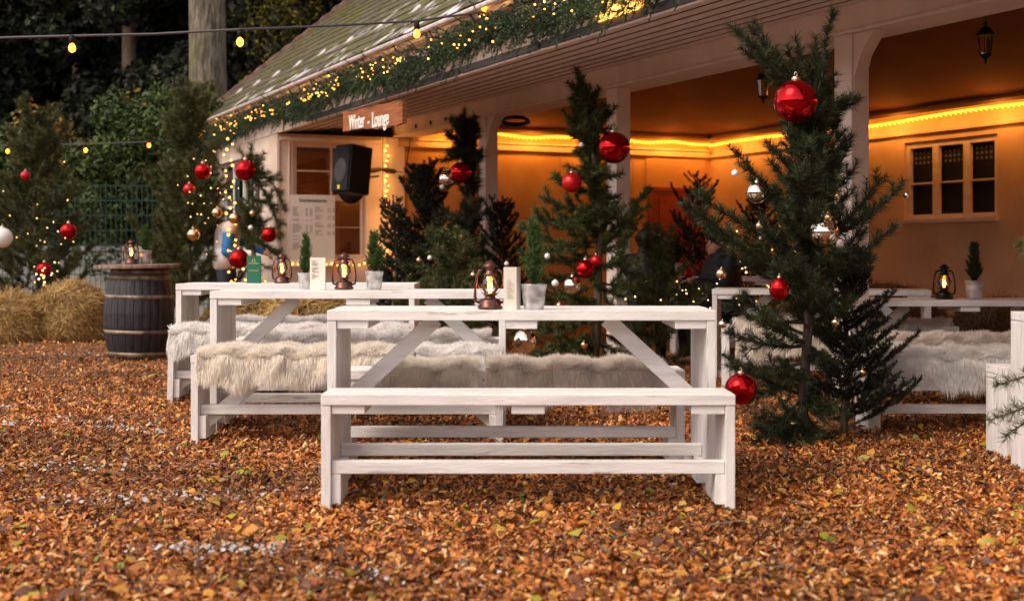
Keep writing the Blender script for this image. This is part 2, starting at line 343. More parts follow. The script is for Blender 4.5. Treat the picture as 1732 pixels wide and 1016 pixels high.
# ------------------------------------------------------------------ needles / foliage generators
def orth(d):
    a = np.cross(d, [0, 0, 1.]); k = np.linalg.norm(a, axis=1) < 1e-3; a[k] = [1, 0, 0]
    a /= np.linalg.norm(a, axis=1)[:, None]; return a, np.cross(d, a)
def needle_mesh(segs, dens, nl, nw, fwd=.6, flat=0):
    """segs: list of (p0,p1,scale); returns V,F of needle triangles"""
    P0 = np.array([s[0] for s in segs], float); P1 = np.array([s[1] for s in segs], float); sc = np.array([s[2] for s in segs], float)
    L = np.linalg.norm(P1-P0, axis=1); cnt = np.maximum(1, (L*dens).astype(int)); idx = np.repeat(np.arange(len(segs)), cnt)
    n = len(idx); t = rng.random(n)[:, None]; d = (P1-P0)[idx]; d /= (np.linalg.norm(d, axis=1)[:, None]+1e-9)
    a, b = orth(d); an = rng.uniform(0, 2*np.pi, n)[:, None]
    rad = a*np.cos(an)+b*np.sin(an)*(1-flat); rad /= np.linalg.norm(rad, axis=1)[:, None]+1e-9
    f = np.clip(rng.normal(fwd, .18, n), .1, 1.5)[:, None]; nd = d*f+rad; nd /= np.linalg.norm(nd, axis=1)[:, None]
    nd[:, 2] += .0; ln = (nl*rng.uniform(.65, 1.15, n)*sc[idx])[:, None]
    base = P0[idx]+(P1-P0)[idx]*t; sdv = np.cross(nd, rng.normal(size=(n, 3))); sdv /= np.linalg.norm(sdv, axis=1)[:, None]
    V = np.stack([base-sdv*nw/2, base+sdv*nw/2, base+nd*ln], 1).reshape(-1, 3)
    return V, np.arange(n*3).reshape(-1, 3)
def nrm(v): return v/(np.linalg.norm(v)+1e-9)
def grow(p0, p1, segs, stems, shoot=.14, step=.05, bow=.12, r0=.008, start=.2, spread=.9, curve=None, leafy=.0, flatp=False):
    p0 = np.array(p0, float); p1 = np.array(p1, float); L = np.linalg.norm(p1-p0); N = max(4, int(L/.07))
    mid = (p0+p1)/2+np.array([0, 0, -bow*L])+(np.array(curve, float) if curve is not None else 0)
    ts = np.linspace(0, 1, N+1)[:, None]; pts = (1-ts)**2*p0+2*ts*(1-ts)*mid+ts**2*p1
    stems.append((pts, r0, .002))
    for i in range(N):
        if (i+1)/N > start: segs.append((pts[i], pts[i+1], 1.0))
    d = start*L
    while d < L*.97:
        f = d/L; i = min(N-1, int(f*N)); q = pts[i]+(pts[i+1]-pts[i])*(f*N-i); dr = nrm(pts[i+1]-pts[i])
        a = np.cross(dr, [0, 0, 1.]); a = nrm(a) if np.linalg.norm(a) > .1 else np.array([1., 0, 0]); b = np.cross(a, dr)
        for sgn in (1, -1):
            an = rng.uniform(-.5, .5) if not flatp else rng.uniform(-.15, .15); sh = sgn*(a*math.cos(an)+b*math.sin(an))
            if not flatp and rng.random() < .25: sh = b*rng.choice([1, 1, -1])
            ln = shoot*(1.15-f*.75)*rng.uniform(.6, 1.2); dd = nrm(dr*rng.uniform(.6, 1.1)+sh*spread+np.array([0, 0, .12]))
            e = q+dd*ln; m2 = (q+e)/2+np.array([0, 0, -.01]); segs.append((q, m2, .95)); segs.append((m2, e+np.array([0, 0, ln*.12]), .9)); stems.append((np.array([q, m2, e]), .0025, .001))
        d += step*rng.uniform(.75, 1.3)
def finish_tree(name, root, trunkpts, trunkr, segs, stems, m, dens, nl, nw, fwd=.6, bark='bark', flat=0):
    mb = MB()
    if trunkpts is not None: mb.tube(trunkpts, trunkr, 9)
    for pts, a, b in stems: mb.tube([Vector(p) for p in pts], list(np.linspace(a, b, len(pts))), 4, cap=False)
    o = mb.build('trunk', M[bark], root, smooth=True)
    V, F = needle_mesh(segs, dens, nl, nw, fwd, flat); c = npmesh('crown', V, F, m, root)
    return o, c
def lerp_path(pts, f):
    pts = [np.array(p, float) for p in pts]; f = min(max(f, 0), .9999)*(len(pts)-1); i = int(f); return pts[i]+(pts[i+1]-pts[i])*(f-i)
def auto_pine(name, x, y, h, rad, label, m='needle', cat='pine tree', nb=44, seed=1, nl=.06, nw=.005, dens=700, shoot=.16, step=.07, lean=(0, 0), low=.05, up=.55, topr=.12, bark='bark', base=.022, group='decorated pine trees', flatp=False, spread=.9, widen=None, fwd=.6):
    global rng
    rng = np.random.default_rng(seed); z = GZ(x, y)
    root = empty(name, (0, 0, 0), label, cat, group); root.location = (x, y, z)
    tp = [(lean[0]*f+.02*math.sin(9*f+seed), lean[1]*f, h*f*.97) for f in np.linspace(0, 1, 8)]
    segs = []; stems = []
    for k in range(nb):
        f = low+(1-low)*(k/nb)**.9; az = k*2.4+rng.uniform(-.4, .4)
        rr = (rad*(1-f)**.75+topr*rad)*rng.uniform(.7, 1.15)
        if widen: rr *= widen(f)
        p0 = lerp_path(tp, f); e = up*(1 if f < .7 else 1.7)*rng.uniform(.7, 1.3)
        p1 = p0+np.array([math.cos(az)*rr, math.sin(az)*rr, rr*e]); grow(p0, p1, segs, stems, shoot=shoot*(.6+.6*(1-f)), step=step, start=.12 if rr < .4 else .25, flatp=flatp, spread=spread)
    segs.append((lerp_path(tp, .8), lerp_path(tp, 1), 1)); segs.append((lerp_path(tp, .99), lerp_path(tp, 1)+np.array([0, 0, .1]), .8))
    finish_tree(name, root, tp, list(np.linspace(base, .006, 8)), segs, stems, M[m], dens, nl, nw, bark=bark, fwd=fwd)
    return root

def leaf_crown(name, parent, centers, n, size, m, squash=.8, droop=0):
    """centers: list of (x,y,z,r); many leaf cards in lumpy clumps"""
    ce = np.array(centers, float); wts = ce[:, 3]**2; idx = rng.choice(len(ce), n, p=wts/wts.sum())
    d = rng.normal(size=(n, 3)); d /= np.linalg.norm(d, axis=1)[:, None]; rr = ce[idx, 3]*(.55+.5*rng.random(n)**.6)*(1+.25*np.sin(d[:, 0]*7+idx)*np.cos(d[:, 2]*6))
    c = ce[idx, :3]+d*rr[:, None]*[1, 1, squash]; c += rng.normal(0, .03, (n, 3))
    nd = d+rng.normal(0, .7, (n, 3)); nd[:, 2] -= droop; nd /= np.linalg.norm(nd, axis=1)[:, None]
    a = np.cross(nd, rng.normal(size=(n, 3))); a /= np.linalg.norm(a, axis=1)[:, None]; b = np.cross(nd, a)
    s = (size*rng.uniform(.5, 1.3, n))[:, None]
    V = np.stack([c-a*s, c-b*s*.5+nd*s*.15, c+a*s, c+b*s*.5+nd*s*.15], 1).reshape(-1, 3)
    return npmesh(name, V, np.arange(n*4).reshape(-1, 4), m, parent)

# ------------------------------------------------------------------ the lounge building
T0, T1e = -5.54, 12.5
bld = empty('lounge_building', B(0, 0, 0), 'low cream building with open front, posts and mossy tiled roof', 'building')
BI = Matrix.Translation(-B(0, 0, 0))
def bpart(mb, name, m, parent=None, smooth=False, bevel=0):
    o = mb.build(name, m, parent or bld, smooth, bevel)
    if (parent or bld) is bld: o.matrix_parent_inverse = BI
    return o
def vk(px): q = (px-CX)/FP; return (-1.468-16.3*q)/(.903-.429*q)      # px -> v on the kiosk front
def tw(px, v=-4.72): C_ = 13820-2436*v; Y = C_/(px+180); return (11.3-.429*v-Y)/.903
# interior walls
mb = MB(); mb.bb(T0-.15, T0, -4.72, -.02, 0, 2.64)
sidew = bpart(mb, 'side_wall', M['glow_deep'])
w0, w1 = tw(1530), tw(1687); WZ0, WZ1 = 1.38, 2.25
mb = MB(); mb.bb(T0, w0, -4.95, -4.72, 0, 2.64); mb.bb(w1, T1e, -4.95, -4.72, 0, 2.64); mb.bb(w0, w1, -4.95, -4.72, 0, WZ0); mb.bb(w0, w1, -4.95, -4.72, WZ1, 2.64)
bpart(mb, 'back_wall', M['glow_pale'])
mb = MB(); mb.bb(T1e, T1e+.15, -4.95, 0, 0, 2.64); bpart(mb, 'end_wall', M['cream'])
# ceiling
q = [B(T0, -4.72, 2.64), B(T1e, -4.72, 2.64), B(T1e, -2.6, 3.02), B(-3.4, -2.6, 3.02), B(-3.4, -.15, 3.02), B(T0, -.15, 2.64), B(T1e, -.15, 3.02)]
mb = MB(); mb.add(q, [(0, 1, 2, 3), (0, 3, 4, 5), (3, 2, 6, 4)]); bpart(mb, 'ceiling', M['ceil'])
# mouldings
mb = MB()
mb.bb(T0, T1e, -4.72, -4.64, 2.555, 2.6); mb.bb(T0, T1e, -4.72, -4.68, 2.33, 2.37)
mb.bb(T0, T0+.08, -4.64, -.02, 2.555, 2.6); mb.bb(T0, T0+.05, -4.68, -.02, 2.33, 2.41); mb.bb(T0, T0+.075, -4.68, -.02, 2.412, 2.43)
bpart(mb, 'moulding', M['glow_pale'], bevel=.006)
mb = MB()
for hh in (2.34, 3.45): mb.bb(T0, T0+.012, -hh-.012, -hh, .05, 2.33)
mb.bb(T0, T0+.02, -4.62, -3.66, 1.9, 2.3); bpart(mb, 'wall_panel', M['glow_deep'], bevel=.004)
# door
dr = MB(); dr.bb(T0+.001, T0+.03, -4.53, -3.76, .03, 1.85); door = bpart(dr, 'door', M['redwood'])
mb = MB(); mb.bb(T0, T0+.05, -4.6, -4.535, .03, 1.9); mb.bb(T0, T0+.05, -3.755, -3.69, .03, 1.9); mb.bb(T0+.001, T0+.045, -4.535, -3.755, 1.852, 1.9)
for a, b in ((.15, .9), (1.0, 1.75)): mb.bb(T0+.032, T0+.042, -4.43, -4.18, a, b); mb.bb(T0+.032, T0+.042, -4.1, -3.86, a, b)
bpart(mb, 'door_frame', M['redwood'], door)
# back window: three casements
wf = MB(); n3 = 3; cw = (w1-w0)/3
wf.bb(w0, w1, -4.80, -4.75, WZ0, WZ0+.05); wf.bb(w0, w1, -4.80, -4.75, WZ1-.07, WZ1)
for k in range(4):
    c = w0+cw*k; a = c-.045 if 0 < k < 3 else (c if k == 0 else c-.06); b = c+.045 if 0 < k < 3 else (c+.06 if k == 0 else c); wf.bb(a, b, -4.795, -4.745, WZ0+.05, WZ1-.07)
for k in range(3): wf.bb(w0+cw*k+.046, w0+cw*(k+1)-.046, -4.79, -4.76, 1.77, 1.79)
win = bpart(wf, 'window', M['trim'], bevel=.003)
mb = MB(); mb.bb(w0+.05, w1-.05, -4.81, -4.803, WZ0+.04, WZ1-.06); g = mb.build('pane', M['blackp'], win)
mb = MB()
for k in range(3):
    for i in range(5):
        for j in range(3): tq = w0+cw*k+.09+i*.065; mb.bb(tq, tq+.03, -4.800, -4.797, 2.0+j*.055, 2.03+j*.055)
cur = mb.build('curtain', mat('lace', (.12, .1, .09), .8), win)
mb = MB(); mb.bb(w0-.03, w1+.03, -4.72, -4.66, WZ0-.045, WZ0-.003); mb.build('sill', M['trim'], win)
# posts, beam
for t in (0, 3.08, -2.77, 6.0, 9.0, 12.0):
    mb = MB(); mb.bb(t-.19, t-.015, -.15, -.005, .0, 2.448); mb.bb(t-.21, t+.005, -.17, .012, .0, .2)
    for s in ((1,) if t != 0 else ()):            # curved head brace
        pts = [(-.015, 2.0), (-.01, 2.15), (.05, 2.3), (.14, 2.4), (.2, 2.447), (-.015, 2.447)]
        vs = [B(t+s*a, v, z) for v in (-.12, -.02) for a, z in pts]; n = 6
        mb.add(vs, [tuple(range(n)), tuple(range(n, 2*n))]+[(i, (i+1) % n, n+(i+1) % n, n+i) for i in range(n)])
    bpart(mb, 'post', M['postp'], bevel=.008)
mb = MB(); mb.bb(T0-.02, T1e, -.33, 0, 2.45, 2.64); mb.bb(T0, T1e, 0, .018, 2.45, 2.475); bpart(mb, 'beam', M['postp'], bevel=.006)
# kiosk bay
kf = MB(); KV0, KV1, KZ0, KZ1 = vk(618), vk(496), .93, 2.34
kf.bb(T0-.15, T0, 0, KV0, 0, 2.44); kf.bb(T0-.15, T0, KV1, 1.51, 0, 2.44); kf.bb(T0-.15, T0, KV0, KV1, 0, KZ0); kf.bb(T0-.15, T0, KV0, KV1, KZ1, 2.44)
kf.bb(-9.2, -8.6, 1.36, 1.51, 0, 2.44); kf.bb(-6.35, T0-.15, 1.36, 1.51, 0, 2.44); kf.bb(-8.6, -6.35, 1.36, 1.51, 0, 1.0); kf.bb(-8.6, -6.35, 1.36, 1.51, 2.25, 2.44)
kf.bb(-9.35, -9.2, -4.9, 1.51, 0, 2.44)
bpart(kf, 'kiosk_wall', M['cream'])
mb = MB(); mb.bb(T0, T0+.03, -.12, .1, 0, 2.44); mb.bb(T0, T0+.05, .13, .17, .1, 2.44); mb.bb(T0, T0+.02, .9+.58, 1.515, 0, 2.43); mb.bb(T0, T0+.04, .18, 1.48, 2.36, 2.40)
mb.bb(T0, T0+.022, KV1+.05, KV1+.065, .1, 2.35)
bpart(mb, 'pilaster', M['postp'], bevel=.004)
kw = MB(); vm = vk(562); zm = 1.68
def fr(a, b, z0, z1, d0=-.09, d1=-.03): kw.bb(T0+d0, T0+d1, min(a, b), max(a, b), z0, z1)
fr(KV0, KV0+.05, KZ0, KZ1); fr(KV1-.05, KV1, KZ0, KZ1); fr(KV0+.05, KV1-.05, KZ0, KZ0+.05); fr(KV0+.05, KV1-.05, KZ1-.05, KZ1)
fr(KV0+.05, KV1-.05, zm-.04, zm+.03, -.088, -.028); fr(vm-.012, vm+.012, zm+.03, KZ1-.05, -.085, -.035); fr(KV0+.05, vm-.012, 1.99, 2.01, -.08, -.04); fr(vm+.012, KV1-.05, 1.99, 2.01, -.08, -.04)
fr(vm, vm+.04, KZ0+.05, zm-.04, -.085, -.04); fr(KV0+.05, vm, 1.31, 1.32, -.08, -.05); fr(vm-.05, vm-.035, KZ0+.05, zm-.04, -.08, -.05)
kwin = bpart(kw, 'window', M['trim'], bevel=.003)
mb = MB(); mb.bb(T0-.064, T0-.06, KV0+.03, KV1-.03, KZ0+.02, KZ1-.02); mb.build('pane', M['glass'], kwin)
sw = MB()
for k in range(5):
    t = -8.6+k*2.25/4; sw.bb(t-.025 if k else t, t+.025, 1.39, 1.44, 1.0, 2.25)
for z in (1.0, 1.62, 2.21): sw.bb(-8.6, -6.35, 1.395, 1.435, z, z+.035)
swin = bpart(sw, 'window', M['white']); mb = MB(); mb.bb(-8.58, -6.37, 1.41, 1.414, 1.02, 2.23); mb.build('pane', M['glass'], swin)
mb = MB(); mb.bb(-7.7, -7.6, -.6, 1.36, .02, 2.44); bpart(mb, 'partition', mat('orange_inner_wall', (.45, .17, .05), .8))
mb = MB(); mb.bb(-9.2, T0-.15, -.05, 1.36, 2.4, 2.43); bpart(mb, 'kiosk_ceiling', M['ceil'])
mb = MB(); mb.bb(-6.2, T0-.16, .2, 1.3, .02, .92); bpart(mb, 'counter', mat('dark_counter', (.05, .035, .03), .5))
# soffit boards, fascia, gutter
TL = -9.85
mb = MB(); nb = 8; zs = lambda v: 2.635-.17*v/1.5
for k in range(nb):
    a = 1.49*k/nb+.006; b = 1.49*(k+1)/nb-.026
    if True:
        za, zb = zs(a), zs(b); d = .02
        p = [B(TL+.05, a, za), B(T1e, a, za), B(T1e, b, zb-.02), B(TL+.05, b, zb-.02)]; mb.hexa(p+[x+Vector((0, 0, d)) for x in p])
bpart(mb, 'soffit', M['soffit'])
mb = MB(); p = [B(TL+.05, 0, 2.68), B(T1e, 0, 2.68), B(T1e, 1.49, 2.52), B(TL+.05, 1.49, 2.52)]; mb.hexa(p+[x+Vector((0, 0, .01)) for x in p]); bpart(mb, 'soffit_backing', M['ceil'])
mb = MB(); mb.bb(TL, T1e, 1.495, 1.52, 2.44, 2.86); bpart(mb, 'fascia', M['soffit'])
mb = MB()
tt = -4.2
while tt < T1e: mb.bb(tt, min(tt+1.42, T1e), 1.522, 1.545, 2.455, 2.505); tt += 1.45
bpart(mb, 'cable_channel', M['strip'])
gm = mat('gutter_zinc', (.75, .68, .68), .35, .3, var=.2, scale=12)
gv = MB(); prof = [(-.055, 0), (-.05, -.03), (-.03, -.055), (0, -.065), (.03, -.055), (.05, -.03), (.055, 0), (.05, .004), (.045, -.02), (.025, -.048), (0, -.056), (-.025, -.048), (-.045, -.02), (-.05, .004)]
vs = [B(t, 1.60+a, 2.865+z) for t in (TL-.1, T1e) for a, z in prof]; n = len(prof); gv.add(vs, [tuple(range(n)), tuple(range(n, 2*n))]+[(i, (i+1) % n, n+(i+1) % n, n+i) for i in range(n)])
gv.tube([B(TL-.1, 1.665, 2.875), B(T1e, 1.665, 2.875)], .02, 8)
gut = bpart(gv, 'gutter', gm, smooth=False)
tt = TL+.3; mb = MB()
while tt < T1e: mb = MB(); mb.tube([B(tt, 1.675, 2.89), B(tt, 1.672, 2.84), B(tt, 1.64, 2.79), B(tt, 1.58, 2.785), B(tt, 1.52, 2.83)], .007, 5); tt += .85; mb.build('gutter_hook', M['dark'], gut)
# roof
PIT = R(40); cp, spn = math.cos(PIT), math.sin(PIT)
def RP(t, q, n=0): return B(t, 1.66-q*cp-n*spn, 2.885+q*spn+n*cp)     # q up the slope, n off the plane
QL = 4.42
mb = MB(); mb.hexa([RP(TL, 0.02, -.08), RP(T1e, .02, -.08), RP(T1e, QL, -.08), RP(TL, QL, -.08), RP(TL, .02, -.02), RP(T1e, .02, -.02), RP(T1e, QL, -.02), RP(TL, QL, -.02)])
vr = 1.66-QL*cp; rz = 2.885+QL*spn
mb.hexa([B(TL, vr, rz-.08), B(T1e, vr, rz-.08), B(T1e, vr-QL*cp, 2.8), B(TL, vr-QL*cp, 2.8), B(TL, vr, rz-.02), B(T1e, vr, rz-.02), B(T1e, vr-QL*cp, 2.87), B(TL, vr-QL*cp, 2.87)])
# gable
gb = [B(TL+.3, 1.4, 2.66), B(TL+.3, -4.9, 2.66), B(TL+.3, vr, rz-.15)]; mb.add(gb+[x+Vector((A2[0], A2[1], 0))*.1 for x in gb], [(0, 1, 2), (3, 4, 5), (0, 1, 4, 3), (1, 2, 5, 4), (2, 0, 3, 5)])
roof = bpart(mb, 'roof', mat('roof_board', (.09, .05, .04), .9))
def tilemat():
    m = mat('mossy_tiles', (.2, .1, .07), .55, island=[(0, (.04, .034, .028)), (.5, (.085, .068, .052)), (1, (.14, .105, .08))], var=.25, scale=5)
    n = m.node_tree.nodes; l = m.node_tree.links; p = n['Principled BSDF']; src = p.inputs['Base Color'].links[0].from_socket
    tc = n.new('ShaderNodeTexCoord'); nz = n.new('ShaderNodeTexNoise'); nz.inputs['Scale'].default_value = 2.2; nz.inputs['Detail'].default_value = 9; nz.inputs['Roughness'].default_value = .7
    l.new(tc.outputs['Object'], nz.inputs['Vector']); cr = n.new('ShaderNodeValToRGB'); cr.color_ramp.elements[0].position = .42; cr.color_ramp.elements[1].position = .56
    l.new(nz.outputs[0], cr.inputs[0]); mx = n.new('ShaderNodeMixRGB'); mx.inputs[2].default_value = (.085, .085, .014, 1); l.new(src, mx.inputs[1]); l.new(cr.outputs[0], mx.inputs[0])
    n2 = n.new('ShaderNodeTexNoise'); n2.inputs['Scale'].default_value = 3.5; n2.inputs['Detail'].default_value = 6; l.new(tc.outputs['Object'], n2.inputs['Vector'])
    c2 = n.new('ShaderNodeValToRGB'); c2.color_ramp.elements[0].position = .55; c2.color_ramp.elements[1].position = .64; l.new(n2.outputs[0], c2.inputs[0])
    at = n.new('ShaderNodeAttribute'); at.attribute_name = 'frost_sheen'; mu = n.new('ShaderNodeMath'); mu.operation = 'MULTIPLY'; l.new(c2.outputs[0], mu.inputs[0]); l.new(at.outputs['Fac'], mu.inputs[1])
    m3 = n.new('ShaderNodeMixRGB'); m3.inputs[2].default_value = (.62, .6, .62, 1); l.new(mx.outputs[0], m3.inputs[1]); l.new(mu.outputs[0], m3.inputs[0]); l.new(m3.outputs[0], p.inputs['Base Color'])  # white mixed in: snow at the eave plus painted sky reflection on wet tiles
    return m
mb = MB(); row = 0; q0 = 0; fro = []
while q0 < QL-.1:
    t = TL-.03+(row % 2)*.09
    while t < T1e:
        j = random.uniform(-.012, .012); k = random.uniform(0, .006); a, b = t+.003, t+.177; l0, l1 = q0+j, q0+.3; h0, h1 = .088+k, .012
        mb.hexa([RP(a, l0, h0-.03), RP(b, l0, h0-.03), RP(b, l1, h1-.014), RP(a, l1, h1-.014), RP(a, l0, h0+random.uniform(0, .004)), RP(b, l0, h0+random.uniform(0, .004)), RP(b, l1, h1), RP(a, l1, h1)])
        fr_ = max(0, 1-q0/.5)*(.8 if t > -7.5 else .0)+max(0, min(1, (t+6.5)/4))*1.0*max(0, 1-q0/2.0); fro += [min(1, fr_)]*8; t += .18
    q0 += .24; row += 1
tl = bpart(mb, 'roof_tiles', tilemat(), roof)
at = tl.data.attributes.new('frost_sheen', 'FLOAT', 'POINT'); at.data.foreach_set('value', np.array(fro, dtype=np.float32))
mb = MB(); pts = [RP(TL-.04, q, .05+.012*math.sin(q*9)) for q in np.linspace(-.02, QL, 40)]; mb.tube(pts, [.05+.012*math.sin(i*2.7) for i in range(40)], 7)
vb = mb.build('verge', mat('verge_tiles', (.12, .065, .045), .8, var=.4, scale=6, bump=.5), roof)
mb = MB(); mb.tube([RP(TL-.05, QL, .05), RP(T1e, QL, .05)], .09, 8); r_ = mb.build('ridge', M['bark'], roof)
for k in range(15):       # snow guards: little triangular hooks
    t = -9.2+k*1.02; mb = MB(); q1 = .62; mb.add([RP(t, q1, .05), RP(t+.16, q1, .05), RP(t+.08, q1, .15), RP(t, q1+.16, .035), RP(t+.16, q1+.16, .035), RP(t+.08, q1+.16, .06)], [(0, 1, 2), (3, 5, 4), (0, 2, 5, 3), (1, 4, 5, 2), (0, 3, 4, 1)])
    s_ = mb.build('snow_guard', gm, roof)
# down pipe bits on the beam
mb = MB()
for px in (704, 729, 754): 
    t = tw(px, 0); mb.bb(t-.02, t+.02, .0, .012, 2.50, 2.545)
bpart(mb, 'slot', M['blackp'])

# rope light on the two inner walls
def rope(name, f, n, label):
    pts = [f(i/n) for i in range(n+1)]; mb = MB(); mb.tube(pts, .012, 6)
    for i in range(0, n, 1): p = Vector(pts[i]); q = Vector(pts[i+1]); m_ = (p+q)/2+Vector((0, 0, -.028)); mb.tube([p+Vector((0, 0, -.01)), m_], .006, 4)
    o = mb.build(name, M['rope']); tag(o, label, 'light rope', 'rope lights under the moulding'); return o
rope('rope_light', lambda f: B(T0+.07, -.3-4.36*f, 2.525+.012*math.sin(f*31)), 70, 'glowing rope light under the moulding of the side wall with the red door')
rope('rope_light', lambda f: B(T0+.06+12.4*f, -4.66, 2.505+.02*math.sin(f*19)), 170, 'glowing rope light under the moulding of the wall with the window')
def plight(loc, e, col=(1, .42, .1), r=.06, name='lamp_light', parent=None):
    l = bpy.data.lights.new(name, 'POINT'); l.energy = e; l.color = col; l.shadow_soft_size = r; o = bpy.data.objects.new(name, l); C.objects.link(o); o.location = loc
    if parent: o.parent = parent
    return o
for f in (.12, .37, .62, .87): plight(B(T0+.2, -.3-4.2*f, 2.44), 1.3, col=(1, .38, .07), r=.08)
for k in range(8): plight(B(T0+.9+1.5*k, -4.5, 2.42), 1.4, col=(1, .38, .07), r=.08)
def strip_light(a, b, wdir, e):
    l = bpy.data.lights.new('rope_glow', 'AREA'); l.shape = 'RECTANGLE'; L = (Vector(b)-Vector(a)).length; l.size = L; l.size_y = .03; l.energy = e; l.color = (1, .38, .07)
    o = bpy.data.objects.new('rope_glow', l); C.objects.link(o); o.location = (Vector(a)+Vector(b))/2
    x = (Vector(b)-Vector(a)).normalized(); z = -(Vector(wdir)*.45+Vector((0, 0, -1))).normalized(); y = z.cross(x); o.rotation_euler = Matrix((x, y, z)).transposed().to_euler()
strip_light(B(T0+.1, -4.55, 2.47), B(T1e-.1, -4.55, 2.47), (B2[0], B2[1], 0), 32)
strip_light(B(T0+.17, -4.6, 2.48), B(T0+.17, -.1, 2.48), (-A2[0], -A2[1], 0), 10)
plight(B(-6.6, .7, 1.5), 8, r=.1)

# sign
sg = empty('hanging_sign', B(-3.2, 1.62, 2.27), 'orange brown wooden board lettered Winter-Lounge hanging under the roof edge', 'sign')
ts0, ts1 = -.903, 1.17
def tsig(px): Y = (13820-2436*1.62)/(px+180); return (11.3-.429*1.62-Y)/.903
ta, tb = tsig(583), tsig(684); sg.location = (0, 0, 0)
mb = MB(); N = 24; lo = []
for i in range(N+1):
    f = i/N; t = ta+(tb-ta)*f; z0 = 2.205-.07*f+.006*math.sin(f*40)+.012*math.sin(f*7); z1 = 2.395-.045*f+.004*math.sin(f*23); lo.append((t, z0, z1))
vs = []
for t, z0, z1 in lo: vs += [B(t, 1.60, z0), B(t, 1.60, z1), B(t, 1.64, z1), B(t, 1.64, z0)]
fs = [(0, 1, 2, 3), (4*N, 4*N+1, 4*N+2, 4*N+3)]
for i in range(N):
    for k in range(4): fs.append((4*i+k, 4*i+(k+1) % 4, 4*i+4+(k+1) % 4, 4*i+4+k))
mb.add(vs, fs); mb.build('board', M['signw'], sg)
tc_, zc = ta+(tb-ta)*.5, 2.25
Bd = Vector((B2[0], B2[1], 0))
M4 = Matrix.Translation(B(tc_-.06, 1.644, zc-.005)) @ Matrix(((A2[0], 0, -B2[0], 0), (A2[1], 0, -B2[1], 0), (-.02, 1, 0, 0), (0, 0, 0, 1)))
for wd, ox in (('Winter', -.5), ('-', .02), ('Lounge', .5)):
    textmesh('lettering', wd, .2, M['signt'], sg, Matrix.Translation(Vector((A2[0], A2[1], -.05))*ox*(tb-ta)*.4) @ M4, .003, .78)
mb = MB()
for t in (ta+.12, tb-.15): mb.tube([B(t, 1.62, 2.4), B(t, 1.58, 2.5), B(t, 1.56, 2.56)], .004, 5)
mb.build('hanging_wire', M['dark'], sg)

# menu board on kiosk wall
mbd = empty('menu_board', (0, 0, 0), 'tall cream drinks list board fixed to the kiosk window wall', 'menu board')
v0, v1 = vk(562)-.01, vk(488); z0, z1 = .84, 1.70; TM = T0+.06
mb = MB(); mb.bb(TM, TM+.012, v0, v1, z0, z1); mb.build('board', M['paper'], mbd)
M4 = Matrix.Translation(B(TM+.0135, (v0+v1)/2, z1-.065)) @ Matrix(((B2[0], 0, A2[0], 0), (B2[1], 0, A2[1], 0), (0, 1, 0, 0), (0, 0, 0, 1)))
textmesh('heading', 'Getränkekarte', .062, M['ink'], mbd, M4, .0008, .95)
mb = MB(); vw = v1-v0
for col in range(2):
    z = z1-.15
    va = v1-.03-col*vw*.5
    for g_ in ((7, 2, 7, 1, 1, 5) if col == 0 else (4, 4, 4, 4)):
        for i in range(g_):
            ln = random.uniform(.4, .95)*vw*.22 if i else vw*.14
            mb.bb(TM+.012, TM+.0135, va-ln, va, z, z+.007)
            if i:
                mb.bb(TM+.012, TM+.0135, va-vw*.34, va-vw*.28, z, z+.007); mb.bb(TM+.012, TM+.0135, va-vw*.44, va-vw*.38, z, z+.007)
            z -= .0165
        z -= .028
mb.build('small_print', M['inkl'], mbd)

# loudspeaker on a bracket
sp_ = empty('loudspeaker', P(598, 288, 14.6), 'black loudspeaker on a wall arm in front of the kiosk window', 'speaker'); sp_.rotation_euler = (R(-6), 0, R(-48))
mb = MB(); pr = [(-.17, -.16), (.17, -.16), (.12, .16), (-.12, .16)]; mb.hexa([(a, b, -.27) for a, b in pr]+[(a, b, .27) for a, b in pr]); mb.build('cabinet', M['blackp'], sp_, bevel=.02)
mb = MB(); pr = [(-.15, -.25), (.15, -.25), (.15, .2), (.11, .25), (-.11, .25), (-.15, .2)]; vs = [(a, y, b) for y in (-.175, -.163) for a, b in pr]; mb.add(vs, [tuple(range(6)), tuple(range(6, 12))]+[(i, (i+1) % 6, 6+(i+1) % 6, 6+i) for i in range(6)]); mb.build('grille', M['grille'], sp_)
mb = MB(); mb.ball((0, -.178, -.03), .115, 20, 10, (1, .12, 1.25)); mb.build('cone', mat('speaker_cone', (.03, .03, .035), .6), sp_, True)
mb = MB(); mb.box(-.02, .02, -.185, -.177, -.235, -.19); mb.build('badge', mat('yellow_badge', (.7, .55, .05), .5), sp_)
br = MB(); Mi = (Matrix.Translation(sp_.location) @ sp_.rotation_euler.to_matrix().to_4x4()).inverted()
e = B(T0+.02, .02, 2.02); br.tube([Mi@P(620, 290, 14.75), Mi@(P(640, 287, 15.2)), Mi@e], .03, 8); br.tube([Mi@P(622, 300, 14.8), Mi@P(640, 298, 15.2)], .012, 6); br.build('wall_arm', M['dark'], sp_)
mb = MB(); mb.tube([P(650, 286, 15.9), P(668, 290, 15.7), P(685, 292, 15.5), P(690, 262, 15.4), P(694, 235, 15.3)], .006, 5); tag(mb.build('speaker_cable', M['blackp']), 'thin black cable running from the speaker arm up to the beam', 'cable')
mb = MB(); mb.tube([P(683, 290, 15.5), P(681, 302, 15.5), P(686, 311, 15.5), P(697, 314, 15.5), P(704, 311, 15.5)], .008, 5); tag(mb.build('wire_loop', M['paper']), 'pale loop of wire on the side wall right of the kiosk', 'cable')
mb = MB(); mb.ball((0, 0, 0), .16, 24, 12, (1, .35, 1)); o = mb.build('round_mirror', M['blackp'], None, True); o.location = P(594, 322, 15.6); tag(o, 'dark round mirror half hidden under the loudspeaker', 'mirror')
mb = MB()
